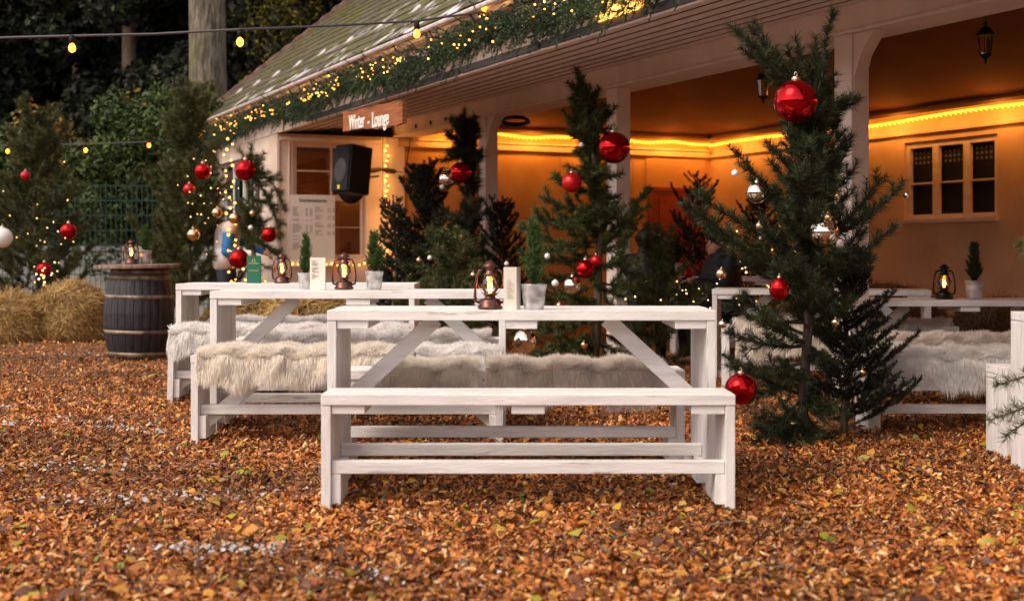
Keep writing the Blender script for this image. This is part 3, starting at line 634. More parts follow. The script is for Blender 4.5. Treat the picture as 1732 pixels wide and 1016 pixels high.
for k in range(4): mb.tube([P(872+20*math.cos(a)*(1+.06*k), 203+6*math.sin(a)+k, 12.6+.25*math.sin(a)) for a in np.linspace(0, 6.28, 25)], .011, 5)
tag(mb.build('cable_coil', M['blackp']), 'black coil of cable hanging under the beam right of the slim post', 'cable coil')

# ------------------------------------------------------------------ trestle tables and benches (local: x length, y depth from the front, z up)
TLn = 1.617
def furniture(kind, D, h, rail_y, brace=True, rail=True):
    root = bpy.data.objects.new(kind, None); C.objects.link(root); root.empty_display_size = .1
    L = TLn; th = .042; g = 'white wooden tables' if kind == 'table' else 'white wooden benches'; root['group'] = g; root['category'] = kind
    n = 4 if kind == 'table' else 2
    mb = MB()
    for k in range(n):
        a = D*k/n+(.002 if k else 0); b = D*(k+1)/n-.002; mb.box(-L/2, L/2, a, b, h-th+(.001 if k % 2 else 0), h-(.0015 if k % 2 else 0))
    mb.build('tabletop' if kind == 'table' else 'seat', M['white'], root, bevel=.003)
    for s in (-1, 1):
        mb = MB(); n = 3 if kind == 'bench' else 4
        for k in range(n):
            a = D*k/n+.003; b = D*(k+1)/n-.002; z0 = -.02 if k in (0, n-1) else .03; mb.box(*sorted((s*(L/2-.001), s*(L/2-.038))), a, b, z0, h-th-.002)
        lg = mb.build('leg', M['whitev'], root, bevel=.002)
        mb = MB(); xa, xb = sorted((s*(L/2-.0385), s*(L/2-.075)))
        if kind == 'bench': mb.box(xa, xb, .02, D-.02, .03, .148)
        else: mb.box(xa, xb, .05, D-.05, .05, .148)
        mb.build('foot_block', M['whitev'], lg, bevel=.002)
    for x in (-L/2+.105, 0, L/2-.105):
        mb = MB(); mb.box(x-.065, x+.065, .012, D-.012, h-th-.035, h-th-.001); mb.build('cross_cleat', M['white'], root, bevel=.002)
    if rail:
        mb = MB(); mb.box(-L/2+.04, L/2-.04, rail_y, rail_y+.045, .15, .2); mb.build('rail', M['white'], root, bevel=.003)
    if brace:
        for s in (-1, 1):
            y = D*.45; hb = h-th-.005; a = (s*(L/2-.05), y, .37 if kind == 'table' else .1); b = (s*(L/2-.44), y, hb) if kind == 'table' else (s*(L/2-.42), y, hb-.02)
            mb = MB(); mb.beam(a, b, .068, .03); mb.build('brace', M['white'], root, bevel=.002)
    return root
tb0 = furniture('table', .50, .775, .14)
bn0 = furniture('bench', .27, .462, .02, brace=False)
bn1 = furniture('bench', .27, .462, .06, brace=True)
used = set()
def place(src, xc, y, rz, label, z=0.0, sink=0):
    if src.name in used: o = copy_tree(src)
    else: o = src; used.add(src.name)
    o.location = (xc, y, GZ(xc, y)+z); o.rotation_euler.z = rz; o['label'] = label; return o
place(tb0, .04, 5.40, 0, 'front white table with lantern, card and potted conifer on its left half')
place(bn0, .063, 5.07, 0, 'bare white bench nearest the camera without any fleece on it')
place(bn0, -.01, 6.0, 0, 'white bench behind the front table carrying two shaggy fleeces')
place(tb0, -.842, 7.10, 0, 'second white table with white menu card between a potted conifer and a lantern')
place(bn1, -.853, 6.72, 0, 'white bench in front of the second table, covered in cream fleeces')
place(bn1, -.86, 7.75, 0, 'white bench behind the second table with white fleece')
place(tb0, -1.468, 8.8, 0, 'third white table on the left with the green card standing on it', z=-.01)
o = place(bn1, -1.43, 8.43, 0, 'white bench in front of the third table beside the barrel, white fleece on its end', z=-.01); o.rotation_euler.y = R(1.3)
place(bn1, -1.46, 9.42, 0, 'white bench behind the third table next to the hay')
place(tb0, 3.10, 8.78, 0, 'white table under the roof with black lantern, zinc pot and open booklet', z=-.12)
place(bn1, 3.02, 8.12, 0, 'bench in shade below the black lantern, covered with a dusky fleece', z=-.04)
place(bn0, 2.78, 7.2, 0, 'white bench right of the tall pine covered with a long white fleece', z=-.06)
place(tb0, 3.115, 5.52, 0, 'white table at the right edge with its plank end towards the camera', z=-.03)
place(bn0, 3.165, 6.2, 0, 'low white bench behind the table at the right edge, pine twig in front', z=-.01)
place(tb0, 2.33, 9.85, R(-13), 'white table behind the tall pine with its plank end facing left', z=-.08)
place(bn1, 2.3, 9.1, R(-5), 'bench with brownish fleece left of the tall pine', z=0)
place(tb0, 2.35, 12.2, 0, 'far table under the roof where two dark dressed people sit', z=-.03)
place(bn1, 2.3, 11.6, 0, 'far bench under the roof on which the person in the black hat sits', z=-.03)

# ------------------------------------------------------------------ fleeces
def fleece(x0, x1, ox, oy, h, D, front, back, m, label, seed, n=9000, ln=.055, z=0, rz=0, endw=.0):
    global rng
    rng = np.random.default_rng(seed); gz = GZ(ox, oy)+z
    o = empty('fleece', (ox, oy, gz), label, 'fleece', 'fleeces on the benches', rz)
    prof = [(D+.02, h-back), (D+.03, h-.02), (D+.01, h+.018), (D*.5, h+.022), (.0, h+.02), (-.028, h-.0), (-.034, h-.05), (-.036, h-front*.6), (-.035, h-front)]
    prof = np.array(prof); seg = np.linalg.norm(np.diff(prof, axis=0), axis=1); cs = np.concatenate([[0], np.cumsum(seg)]); T = cs[-1]
    def pt(x, s):
        s = np.clip(s, 0, T); y = np.interp(s, cs, prof[:, 0]); zz = np.interp(s, cs, prof[:, 1])
        lump = .008*np.sin(x*23+seed)+.007*np.sin(x*41+s*30+seed)
        fr = np.clip((s-cs[4])/(T-cs[4]), 0, 1); zz = zz+lump*(s < cs[5])+fr*(.02*np.sin(x*14+seed*2)+.012*np.sin(x*37)); y = y-lump*(s >= cs[5])
        return y, zz
    nu, nv = 40, 26; xs = np.linspace(x0, x1, nu); ss = np.linspace(0, T, nv); V = []
    for x in xs:
        y, zz = pt(np.full(nv, x), ss); e = min(x-x0, x1-x)/(x1-x0)
        V += [(x+.01*math.sin(s*20+seed) if e < .02 else x, a, b) for s, a, b in zip(ss, y, zz)]
    F = [(i*nv+j, i*nv+j+1, (i+1)*nv+j+1, (i+1)*nv+j) for i in range(nu-1) for j in range(nv-1)]
    npmesh('hide', V, F, m, o, True)
    n = int(n*1.5*(x1-x0)*(T)/.35); x = rng.uniform(x0-.012, x1+.012, n); s = rng.uniform(0, T, n); y, zz = pt(x, s); y2, z2 = pt(x, s+.004)
    ty = y2-y; tz = z2-zz; ll = np.hypot(ty, tz)+1e-9; ty /= ll; tz /= ll; ny = tz*-1; nz = ty
    flip = np.where((ny*(y-D/2)+nz*(zz-h+.1)) < 0, -1, 1); ny *= flip; nz *= flip
    cl = np.sin(x*70+seed)+np.sin(x*31+s*50); vx = rng.normal(0, .18, n)+.14*cl
    d = np.stack([vx, ny*.75+rng.normal(0, .2, n), nz*.75+rng.normal(0, .2, n)], 1)
    hang = (s > cs[5]); d[:, 2] -= np.where(hang, 1.1, .1); d[:, 1] += np.where(hang, 0, -.35)
    d /= np.linalg.norm(d, axis=1)[:, None]; L = ln*np.where(hang, 1.0, .62)[:, None]*rng.uniform(.55, 1.2, n)[:, None]; c = np.stack([x, y, zz], 1)
    g2 = np.array([0, 0, -1.])*.45; mid = c+d*L*.5; d2 = d+g2; d2 /= np.linalg.norm(d2, axis=1)[:, None]; tip = mid+d2*L*.55
    sdv = np.cross(d, rng.normal(size=(n, 3))); sdv /= np.linalg.norm(sdv, axis=1)[:, None]; wv = .0015 if oy < 8 else .0022
    V = np.stack([c-sdv*wv, c+sdv*wv, mid+sdv*wv*.8, mid-sdv*wv*.8, tip], 1).reshape(-1, 3); i = np.arange(n)[:, None]*5
    F = np.concatenate([i+[0, 1, 2], i+[0, 2, 3], i+[3, 2, 4]], 1).reshape(-1, 3)
    npmesh('wool', V, F, m, o); return o
h = .462
fleece(-.76, -.33, -.853, 6.72, h, .27, .13, .06, M['furc'], 'cream fleece on the left end of the bench in front of the second table', 3, 26000)
fleece(-.33, -.02, -.853, 6.72, h, .27, .12, .06, M['furc'], 'cream fleece second from the left on the bench in front of the second table', 4, 26000)
fleece(-.01, .34, -.853, 6.72, h, .27, .12, .06, M['furc'], 'cream fleece seen behind the left leg of the front table', 5, 26000)
fleece(.35, .79, -.853, 6.72, h, .27, .08, .05, M['furw'], 'white fleece on the right end of the bench in front of the second table', 6, 24000)
fleece(-.62, -.16, -.01, 6.0, h, .27, .09, .05, M['furc'], 'tan fleece on the left half of the bench behind the front table', 7, 20000, ln=.05)
fleece(-.1, .70, -.01, 6.0, h, .27, .13, .06, M['furg'], 'long greyish cream fleece on the right half of the bench behind the front table', 8, 26000, ln=.055)
fleece(-.7, .0, -.86, 7.75, h, .27, .05, .05, M['furw'], 'white fleece on the bench behind the second table, left half', 9, 15000)
fleece(.02, .72, -.86, 7.75, h, .27, .05, .05, M['furw'], 'white fleece on the bench behind the second table, right half', 10, 15000)
fleece(-.78, -.3, -1.43, 8.43, h, .27, .13, .06, M['furw'], 'white fleece hanging over the left end of the bench nearest the barrel', 11, 16000, z=.0)
fleece(-.28, .75, -1.43, 8.43, h, .27, .06, .06, M['furw'], 'long white fleece on the right part of the bench in front of the third table', 12, 14000)
fleece(-.7, .7, -1.46, 9.42, h, .27, .05, .05, M['furw'], 'white fleece on the bench behind the third table beside the hay', 13, 10000)
fleece(-.78, .79, 2.78, 7.2, h, .27, .15, .06, M['furw'], 'thick white fleece over the bench right of the tall pine', 14, 15000, ln=.06, z=-.06)
fleece(-.78, .79, 3.02, 8.12, h, .27, .1, .06, M['furg'], 'dusky fleece over the bench below the black lantern', 15, 12000, z=-.04)
fleece(-.72, .75, 2.3, 9.1, h, .27, .2, .06, M['furg'], 'brownish fleece seen between the front table and the trunk of the tall pine', 16, 9000, z=0, rz=R(-5))

# ------------------------------------------------------------------ hurricane lanterns
def lantern(name, metal, scale, loc, label):
    r = empty(name, loc, label, 'lantern', 'oil lanterns'); r.scale = (scale,)*3
    mb = MB(); mb.lathe([(.052, 0), (.058, .004), (.058, .012), (.05, .018), (.052, .036), (.044, .046), (.025, .052), (.024, .064), (.034, .068), (.034, .074), (.01, .076)]); mb.build('tank', metal, r, True)
    mb = MB(); mb.lathe([(.024, .074), (.036, .088), (.042, .108), (.038, .132), (.026, .154)], cap=False); mb.build('globe', M['lglass'], r, True)
    mb = MB(); mb.lathe([(.027, .152), (.03, .157), (.03, .166), (.022, .17), (.021, .194), (.036, .198), (.036, .202), (.02, .212), (.014, .222), (.006, .224)]); mb.build('hood', metal, r, True)
    for s in (1, -1):
        mb = MB(); mb.tube([(s*.047, 0, .03), (s*.066, 0, .036), (s*.07, 0, .06), (s*.068, 0, .11), (s*.06, 0, .155), (s*.05, 0, .178), (s*.022, 0, .184)], [.007, .007, .007, .006, .006, .006, .006], 7); mb.build('side_tube', metal, r, True)
    mb = MB()
    for a in (0, math.pi/2): mb.tube([(math.cos(a+u)*.0405*math.cos(0), math.sin(a+u)*.0405, .104+.0*u) for u in np.linspace(0, 6.28, 17)], .0012, 4) if a == 0 else None
    mb.tube([(-.026, -.028, .084), (.0, -.043, .108), (.02, -.032, .14)], .0015, 4); mb.tube([(.026, -.028, .084), (.0, -.043, .108), (-.02, -.032, .14)], .0015, 4); mb.build('wire_guard', metal, r)
    mb = MB(); mb.tube([(s*.062, .01, .16-.0) if abs(s) == 1 else (s*.075, .02+.03*(1-abs(s)), .15-.1*(1-s*s)) for s in np.linspace(-1, 1, 11)], .0017, 5); mb.build('handle', metal, r)
    mb = MB(); mb.ball((0, 0, .103), .015, 12, 8, (.8, .8, 1.5)); mb.tube([(0, 0, .07), (0, 0, .088)], .006, 6); mb.build('flame', M['flame'], r, True)
    plight((0, 0, .105), 1.6*scale**2, (1, .42, .1), .012, 'flame_light', r); return r
tz = lambda y, h=.775, z=0: GZ(0, y)+h+z+.001
lantern('lantern', M['copper'], .91, (X(829, 5.5), 5.5, tz(5.3)), 'copper lantern on the front table left of its card')
lantern('lantern', M['copper'], .92, (X(582, 7.27), 7.27, tz(7.3)), 'copper lantern on the second table right of the white card')
lantern('lantern', M['copper'], .92, (X(477, 8.95), 8.95, tz(9, z=-.01)), 'copper lantern on the third table right of the green card')
lantern('lantern', M['copper'], .98, (X(222, 11.85), 11.85, .905), 'copper lantern standing on the barrel')
lantern('lantern', M['black_l'], 1.07, (X(1597, 9.0), 9.0, tz(9, z=-.12)), 'black lantern on the table under the roof beside a zinc pot')
lantern('lantern', M['black_l'], .9, (X(1127, 12.3), 12.3, tz(12, z=-.03)), 'small far lantern between the seated person and the far zinc pot')

# ------------------------------------------------------------------ potted conifers
def pot(loc, s, hh, wdt, label, seed, dark=False, lean=0):
    global rng
    rng = np.random.default_rng(seed); r = empty('potted_conifer', loc, label, 'potted plant', 'small conifers in zinc pots'); r.scale = (s,)*3
    mb = MB(); mb.lathe([(.041, 0), (.044, .002), (.049, .045), (.0495, .05), (.051, .052), (.051, .06), (.053, .085), (.0535, .09), (.0555, .093), (.0565, .107), (.059, .109), (.0585, .113), (.054, .11), (.052, .09), (.02, .09)], n=32); mb.build('zinc_pot', M['zinc'], r, True)
    mb = MB(); mb.lathe([(.052, .095), (.03, .1), (.004, .102)], n=16); mb.build('soil', M['soil'], r)
    segs = []; st = []
    for k in range(int(150)):
        f = rng.random()**1.2; az = rng.uniform(0, 6.28); rr = wdt*(1-f)**.75*rng.uniform(.5, 1.05)+.004; z = .1+f*hh
        p0 = np.array([lean*f, 0, z-.01]); p1 = p0+np.array([math.cos(az)*rr, math.sin(az)*rr, .035+rr*.9]); segs.append((p0, p1, 1))
        for j in range(3):
            q = p0+(p1-p0)*rng.uniform(.3, .9); a2 = az+rng.uniform(-1.4, 1.4); segs.append((q, q+np.array([math.cos(a2)*.02, math.sin(a2)*.02, .025]), .8))
    segs.append((np.array([lean, 0, .1+hh*.7]), np.array([lean*1.1, 0, .1+hh*1.08]), .8))
    V, F = needle_mesh(segs, 900, .011, .0024, .7); npmesh('foliage', V, F, M['needled'] if dark else M['cypress'], r)
    mb = MB(); mb.tube([(0, 0, .08), (lean, 0, .1+hh*.8)], [.005, .002], 6); mb.build('stem', M['bark'], r); return r
pot((X(903, 5.48), 5.48, tz(5.3)), .94, .27, .048, 'potted conifer on the front table right of the lantern and card', 31)
pot((X(633, 7.27), 7.27, tz(7.3)), .90, .23, .06, 'potted conifer on the second table right of the lantern', 32)
pot((X(517, 7.4), 7.4, tz(7.3)), .80, .26, .045, 'potted conifer on the second table half hidden behind the white card', 33)
pot((X(245, 11.95), 11.95, .905), 1.1, .19, .045, 'potted conifer standing on the barrel', 34)
pot((X(1648, 8.97), 8.97, tz(9, z=-.12)), 1.13, .21, .05, 'dark potted conifer on the table under the roof right of the black lantern', 35, True)
pot((X(1144, 12.35), 12.35, tz(12, z=-.03)), 1.15, .2, .05, 'dark potted conifer on the far table between the two seated people', 36, True)

# ------------------------------------------------------------------ cards
def card(loc, w_, hh, m, label, prisma=False, rz=0, lines=True):
    r = empty('menu_card', loc, label, 'menu card', rz=rz); mb = MB(); d = .05
    mb.add([(-w_/2, 0, 0), (w_/2, 0, 0), (w_/2, .004, hh), (-w_/2, .004, hh), (-w_/2, .003, 0), (w_/2, .003, 0), (w_/2, .007, hh), (-w_/2, .007, hh)], [(0, 1, 2, 3), (4, 5, 6, 7), (0, 1, 5, 4), (1, 2, 6, 5), (2, 3, 7, 6), (3, 0, 4, 7)])
    if prisma: mb.add([(w_/2, 0, 0), (w_/2+.022, d, 0), (w_/2+.022, d, hh), (w_/2, .003, hh), (w_/2-.003, .003, 0), (w_/2+.019, d, 0), (w_/2+.019, d, hh), (w_/2-.003, .005, hh)], [(0, 1, 2, 3), (4, 5, 6, 7), (0, 1, 5, 4), (1, 2, 6, 5), (2, 3, 7, 6), (3, 0, 4, 7)])
    mb.box(-w_/2, w_/2, .02, .022, 0, hh*.98); mb.build('card', m, r); return r
c = card((X(863, 5.45), 5.45, tz(5.3)), .052, .178, M['paper'], 'narrow cream card standing between the lantern and the pot on the front table', True, R(5))
mb = MB(); [mb.box(-.015, .015-.008*(k % 3), -.002, -.0008, .05+.009*k, .0515+.009*k) for k in range(9)]; mb.build('small_print', M['inkl'], c)
c = card((X(537, 7.25), 7.25, tz(7.3)), .085, .178, M['paper'], 'white menu card on the second table in front of a potted conifer', False, R(-2))
mb = MB(); [mb.box(-.033, -.033+.018+.012*((k*7) % 3), -.0008, .0006, .06+.0075*k, .0625+.0075*k) for k in range(14) if k not in (4, 9)]; mb.build('small_print', M['inkl'], c)
c = card((X(429, 8.95), 8.95, tz(9, z=-.01)), .095, .19, M['green'], 'dark green card with small gold emblem on the third table', False, 0)
mb = MB(); mb.lathe([(.012, -.001), (.012, .001)], (0, 0, 0), 16); mb.v = [(x, -.0005+z*.5+.0035*.8, y+.155) for x, y, z in mb.v]; mb.box(-.033, .033, .0012, .0028, .134, .139); mb.box(-.034, .034, .0, .0018, .085, .089); mb.build('emblem', M['gold'], c)
mb = MB(); mb.box(-.004, .004, -.0005, .002, .147, .162); mb.build('emblem_inlay', M['green'], c)
bk = MB(); bk.add([(-.13, -.16, 0), (.0, -.16, .002), (.0, .12, .004), (-.11, .12, 0), (-.13, -.16, .006), (.0, -.16, .012), (.0, .12, .012), (-.11, .12, .006)], [(0, 1, 2, 3), (4, 5, 6, 7), (0, 1, 5, 4), (1, 2, 6, 5), (2, 3, 7, 6), (3, 0, 4, 7)])
bk.add([(0.0, -.16, .002), (.14, -.16, 0), (.12, .12, 0), (.0, .12, .002), (0.0, -.16, .012), (.14, -.16, .004), (.12, .12, .004), (0, .12, .012)], [(0, 1, 2, 3), (4, 5, 6, 7), (0, 1, 5, 4), (1, 2, 6, 5), (2, 3, 7, 6), (3, 0, 4, 7)])
o = bk.build('open_booklet', M['paper']); o.location = (X(1462, 9.0), 9.0, tz(9, z=-.118)); tag(o, 'open booklet lying on the table under the roof beside the post', 'booklet')

# ------------------------------------------------------------------ barrel
br_ = empty('barrel', (X(234, 12), 12, .02), 'dark wine barrel with rusty hoops used as a bar table', 'barrel'); br_.rotation_euler.y = R(1)
def rad(z): return .25+.065*math.sin(math.pi*min(1, max(0, z/.84)))
mb = MB(); n = 26
for k in range(n):
    a0, a1 = 2*math.pi*k/n+.008, 2*math.pi*(k+1)/n-.008; zs_ = [0, .1, .2, .32, .44, .56, .68, .78, .84]; vs = []
    for z in zs_:
        for a, dr_ in ((a0, 0), ((a0+a1)/2, .003), (a1, 0)): vs.append(((rad(z)+dr_)*math.cos(a), (rad(z)+dr_)*math.sin(a), z))
        vs.append(((rad(z)-.03)*math.cos((a0+a1)/2), (rad(z)-.03)*math.sin((a0+a1)/2), z))
    fs = []
    for i in range(len(zs_)-1):
        for j in range(4): fs.append((4*i+j, 4*i+(j+1) % 4, 4*i+4+(j+1) % 4, 4*i+4+j))
    fs += [(0, 1, 2, 3), tuple(range(4*len(zs_)-4, 4*len(zs_)))]; mb.add(vs, fs)
mb.build('staves', M['stave'], br_)
for z, hh in ((.04, .045), (.25, .035), (.57, .035), (.74, .045), (.80, .04)):
    mb = MB(); mb.lathe([(rad(z)+.002, z), (rad(z)+.007, z+.001), (rad(z+hh)+.007, z+hh-.001), (rad(z+hh)+.002, z+hh)], n=40, cap=False); mb.build('hoop', M['hoop'], br_, True)
mb = MB(); mb.lathe([(.24, .8), (.24, .83)], n=30); mb.build('barrel_head', M['stave'], br_)
mb = MB(); mb.lathe([(.37, .842), (.385, .848), (.385, .872), (.375, .88)], (0.0, 0, 0), 48); t_ = mb.build('round_lid', M['lid'], br_); t_.rotation_euler.y = R(-2)

# ------------------------------------------------------------------ hay
def hay(loc, sx, sy, sz, label, seed, n=7000, m='straw', rz=0, ln=.16):
    global rng
    rng = np.random.default_rng(seed); r = empty('hay_bale', loc, label, 'hay bale', 'hay bales', rz)
    mb = MB(); mb.ball((0, 0, sz*.5), .5, 20, 12, (sx*.92, sy*.92, sz*.98)); o = mb.build('core', M['strawd'], r, True)
    for v in o.data.vertices: v.co.z = max(0, v.co.z)+.01*random.random()
    d = rng.normal(size=(n, 3)); d /= np.linalg.norm(d, axis=1)[:, None]; e = np.sign(d)*np.abs(d)**.8; c = e*(1+.1*np.sin(e[:, 0]*5+seed)*np.cos(e[:, 2]*6+seed)+.08*np.sin(e[:, 1]*9+e[:, 2]*4))[:, None]*[sx*.5, sy*.5, sz*.5]*(1.12-.28*(e[:, 2:3] > 0)*e[:, 2:3])+[0, 0, sz*.5]; c[:, 2] = np.maximum(c[:, 2], .01)
    tn = np.cross(d, rng.normal(size=(n, 3))); tn /= np.linalg.norm(tn, axis=1)[:, None]; u = tn+d*rng.uniform(-.05, 1.3, n)[:, None]; u[:, 2] -= .6; u /= np.linalg.norm(u, axis=1)[:, None]
    L = (ln*rng.uniform(.5, 1.2, n))[:, None]; bend = rng.normal(0, .12, (n, 3))*L; sd_ = np.cross(u, d); sd_ /= np.linalg.norm(sd_, axis=1)[:, None]+1e-6; wv = .0035
    a = c-u*L*.3; b = c+u*L*.2+bend; t = c+u*L*.7; V = np.stack([a-sd_*wv, a+sd_*wv, b+sd_*wv, b-sd_*wv, t+sd_*wv*.4, t-sd_*wv*.4], 1); V[:, :, 2] = np.maximum(V[:, :, 2], .005)
    i = np.arange(n)[:, None]*6; F = np.concatenate([i+[0, 1, 2, 3], i+[3, 2, 4, 5]], 1).reshape(-1, 4); npmesh('straw', V.reshape(-1, 3), F, M[m], r); return r
hay((X(12, 14.2), 14.2, .035), .62, .5, .5, 'round tuft of golden hay at the left edge below the pine', 41, 12000, ln=.26)
hay((X(120, 14.3), 14.3, .035), .58, .5, .66, 'tall golden hay bale between the left pine and the barrel', 42, 13000)
hay((X(522, 11.6), 11.6, .035), .62, .5, .68, 'hay bale behind the third table below the menu board', 43, 8000)
hay((X(440, 12.6), 12.6, .035), .9, .5, .62, 'hay bale behind the third table at the foot of the bauble branch', 44, 6000)
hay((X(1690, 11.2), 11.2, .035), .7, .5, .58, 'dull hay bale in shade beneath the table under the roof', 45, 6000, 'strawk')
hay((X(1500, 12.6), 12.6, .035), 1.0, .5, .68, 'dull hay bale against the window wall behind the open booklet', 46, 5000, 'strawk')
hay((X(520, 10.6), 10.6, .035), .5, .4, .3, 'low loose heap of straw beside the third bench', 47, 4000)

# ------------------------------------------------------------------ decorated trees
def hand_tree(name, base_px, Y, tpx, tr, tips, label, cat, m, dens, nl, nw, seed, shoot=.14, step=.06, bark='bark', curves=None, spread=.8, flatp=False, group='decorated pine trees', fwd=.6, bowd=.1, cover=1.0):
    global rng
    rng = np.random.default_rng(seed); o = P(base_px[0], base_px[1], Y); root = empty(name, (o.x, o.y, GZ(o.x, o.y)), label, cat, group); off = np.array([o.x, o.y, GZ(o.x, o.y)])
    tp = [np.array(P(a, b, Y+dy))-off for a, b, dy in tpx]; segs = []; stems = []
    for k in range(int(46*cover)):
        f = rng.uniform(.42, .97); p0 = lerp_path(tp, f); a = rng.uniform(0, 6.28); L = rng.uniform(.1, .24); p1 = p0+np.array([math.cos(a)*L*.7, math.sin(a)*L*.7, L*.9]); segs.append((p0, p1, 1)); stems.append((np.array([p0, (p0+p1)/2, p1]), .004, .002))
    for t in tips:
        f, px, py, dy = t[:4]; bow = t[4] if len(t) > 4 else bowd; p0 = lerp_path(tp, f); p1 = np.array(P(px, py, Y+dy))-off
        grow(p0, p1, segs, stems, shoot=shoot*(.4 if t[0] >= .9 else 1), step=step, bow=bow, start=.22, spread=spread, flatp=flatp, r0=.011)
    finish_tree(name, root, tp, tr, segs, stems, M[m], dens, nl, nw, bark=bark, fwd=fwd); return root
random.seed(11); rng = np.random.default_rng(5)
tipsF = [(.6, 1340, 300, -.3), (.55, 1400, 320, -.3), (.65, 1350, 240, -.2), (.58, 1370, 280, -.35), (.75, 1330, 190, 0), (.8, 1400, 150, 0), (.85, 1370, 110, 0), (.8, 1420, 190, .1), (.75, 1435, 230, 0), (.7, 1420, 260, -.1), (.8, 1350, 150, .1), (.85, 1330, 130, .1), (.72, 1390, 230, -.2), (.7, 1440, 290, .1), (.65, 1430, 330, 0), (.98, 1232, 42, -.1, .0), (.95, 1258, 62, -.15, .0), (.93, 1275, 36, .1, 0), (.96, 1243, 48, .1, 0), (.95, 1268, 44, 0, 0), (.97, 1410, 14, 0, .0), (.96, 1345, 62, .1, 0), (.92, 1330, 75, -.1, 0), (.9, 1448, 165, 0, -.35), (.84, 1440, 175, .1, -.3), (.97, 1250, 80, 0, 0), (.9, 1300, 120, -.1, 0), (.95, 1380, 60, .1, 0), (.93, 1400, 90, -.1, 0),
  (.7, 1247, 258, -.1, .2), (.6, 1175, 325, -.1, .1), (.5, 1180, 368, 0, .02), (.52, 1160, 340, -.25, .1), (.5, 1230, 420, .2, .1), (.66, 1270, 300, .1), (.78, 1420, 225, .1, .1), (.7, 1435, 250, 0, .1), (.62, 1528, 312, 0, .12), (.6, 1490, 300, .2, .1), (.55, 1512, 385, -.1, .12), (.5, 1480, 345, .2, .1), (.52, 1470, 440, -.1, .05), (.45, 1450, 470, .2), (.8, 1330, 220, -.2), (.75, 1370, 250, -.3), (.7, 1340, 300, -.3), (.68, 1410, 300, -.3), (.6, 1320, 350, -.35), (.62, 1385, 350, -.4), (.58, 1290, 390, -.2), (.5, 1340, 440, -.4), (.5, 1420, 420, -.35), (.45, 1380, 490, -.4), (.42, 1440, 510, -.1), (.4, 1310, 450, -.3),
  (.42, 1225, 520, 0, .1), (.35, 1232, 560, -.1, .15), (.38, 1250, 500, .2, .1), (.3, 1240, 620, -.1, .1), (.28, 1262, 680, 0, .1), (.2, 1280, 745, -.1, .1), (.14, 1330, 770, -.2, .0), (.12, 1262, 765, .1, .0), (.16, 1300, 720, -.25, .1), (.1, 1270, 720, .2, .1), (.12, 1380, 765, -.15, .05), (.22, 1400, 700, -.2, .1), (.28, 1330, 640, -.2, .1), (.33, 1400, 610, -.15, .1), (.15, 1400, 740, .1), (.2, 1410, 690, -.2), (.2, 1225, 600, .2), (.36, 1290, 540, -.2), (.1, 1300, 768, .0, 0), (.4, 1400, 560, .2), (.72, 1300, 270, .2), (.66, 1400, 330, .25), (.86, 1310, 170, .15), (.88, 1400, 200, .2), (.82, 1350, 230, .2), (.76, 1300, 240, .1)]
hand_tree('pine_tree', (1368, 760), 6.75, [(1372, 765, 0), (1358, 700, 0), (1362, 620, 0), (1368, 540, 0), (1375, 450, 0), (1372, 350, 0), (1378, 240, 0), (1372, 150, 0)], [.03, .028, .026, .024, .025, .02, .016, .01], tipsF, 'tall dark pine in the right foreground hung with a large red bauble near its top', 'pine tree', 'needled', 1000, .06, .0032, 51, bark='barkd', cover=1.8, shoot=.16, step=.085, spread=.65, fwd=.85)
tipsE = [(.97, 978, 122, 0, 0), (.93, 985, 130, .1, 0), (.95, 995, 150, -.1, 0), (.85, 962, 198, 0, .2), (.9, 1000, 175, .1), (.85, 1030, 190, 0, .2), (.8, 970, 230, 0), (.75, 1020, 260, .1), (.72, 985, 300, -.2), (.68, 1030, 300, -.1), (.7, 1000, 330, .2), (.62, 935, 300, 0, .2), (.55, 920, 335, 0, .15), (.5, 900, 370, 0, .1), (.42, 878, 385, 0, .1), (.5, 950, 380, -.3), (.45, 930, 420, -.3), (.4, 890, 440, -.1, .1), (.35, 900, 480, .1), (.3, 880, 520, 0), (.5, 1040, 360, -.2), (.45, 1095, 318, 0, .2), (.42, 1080, 350, .1, .2), (.4, 1060, 400, -.2), (.35, 1070, 440, -.2), (.3, 1100, 480, 0), (.3, 1050, 500, -.3), (.25, 960, 500, -.35), (.2, 1000, 540, -.4), (.2, 920, 560, -.2), (.2, 1080, 550, -.2), (.12, 900, 600, -.1), (.12, 1060, 600, -.2), (.1, 980, 610, -.3), (.15, 940, 590, -.3), (.15, 1100, 590, 0), (.2, 1120, 520, .2), (.6, 1030, 330, .2), (.55, 985, 400, -.2), (.35, 1000, 460, -.3), (.25, 880, 560, .1)]
hand_tree('pine_tree', (1005, 625), 10.3, [(1005, 630, 0), (1010, 550, 0), (1012, 460, 0), (1015, 380, 0), (1008, 300, 0), (1000, 230, 0), (985, 160, 0)], [.04, .036, .032, .028, .022, .016, .008], tipsE, 'pine leaning against the second post from the right with one big red bauble', 'pine tree', 'needle', 1100, .068, .0046, 52, cover=2.4, shoot=.22, step=.11, spread=.7, fwd=.85)
tipsD = [(.97, 785, 185, 0, 0), (.93, 775, 200, .1, 0), (.85, 755, 225, 0, .1), (.8, 750, 270, -.1), (.75, 790, 260, -.1), (.7, 760, 300, -.1), (.5, 745, 350, 0, .2), (.45, 770, 370, -.2), (.4, 730, 380, 0, .1), (.35, 700, 420, 0, .1), (.35, 820, 400, -.1), (.3, 690, 450, .1), (.3, 790, 440, -.3), (.25, 740, 450, -.3), (.25, 830, 430, 0), (.2, 700, 490, -.2), (.2, 780, 500, -.3), (.2, 830, 490, -.1), (.1, 700, 550, -.2), (.1, 820, 560, -.2), (.1, 760, 560, -.4), (.15, 670, 500, 0), (.3, 660, 440, .1, .1)]
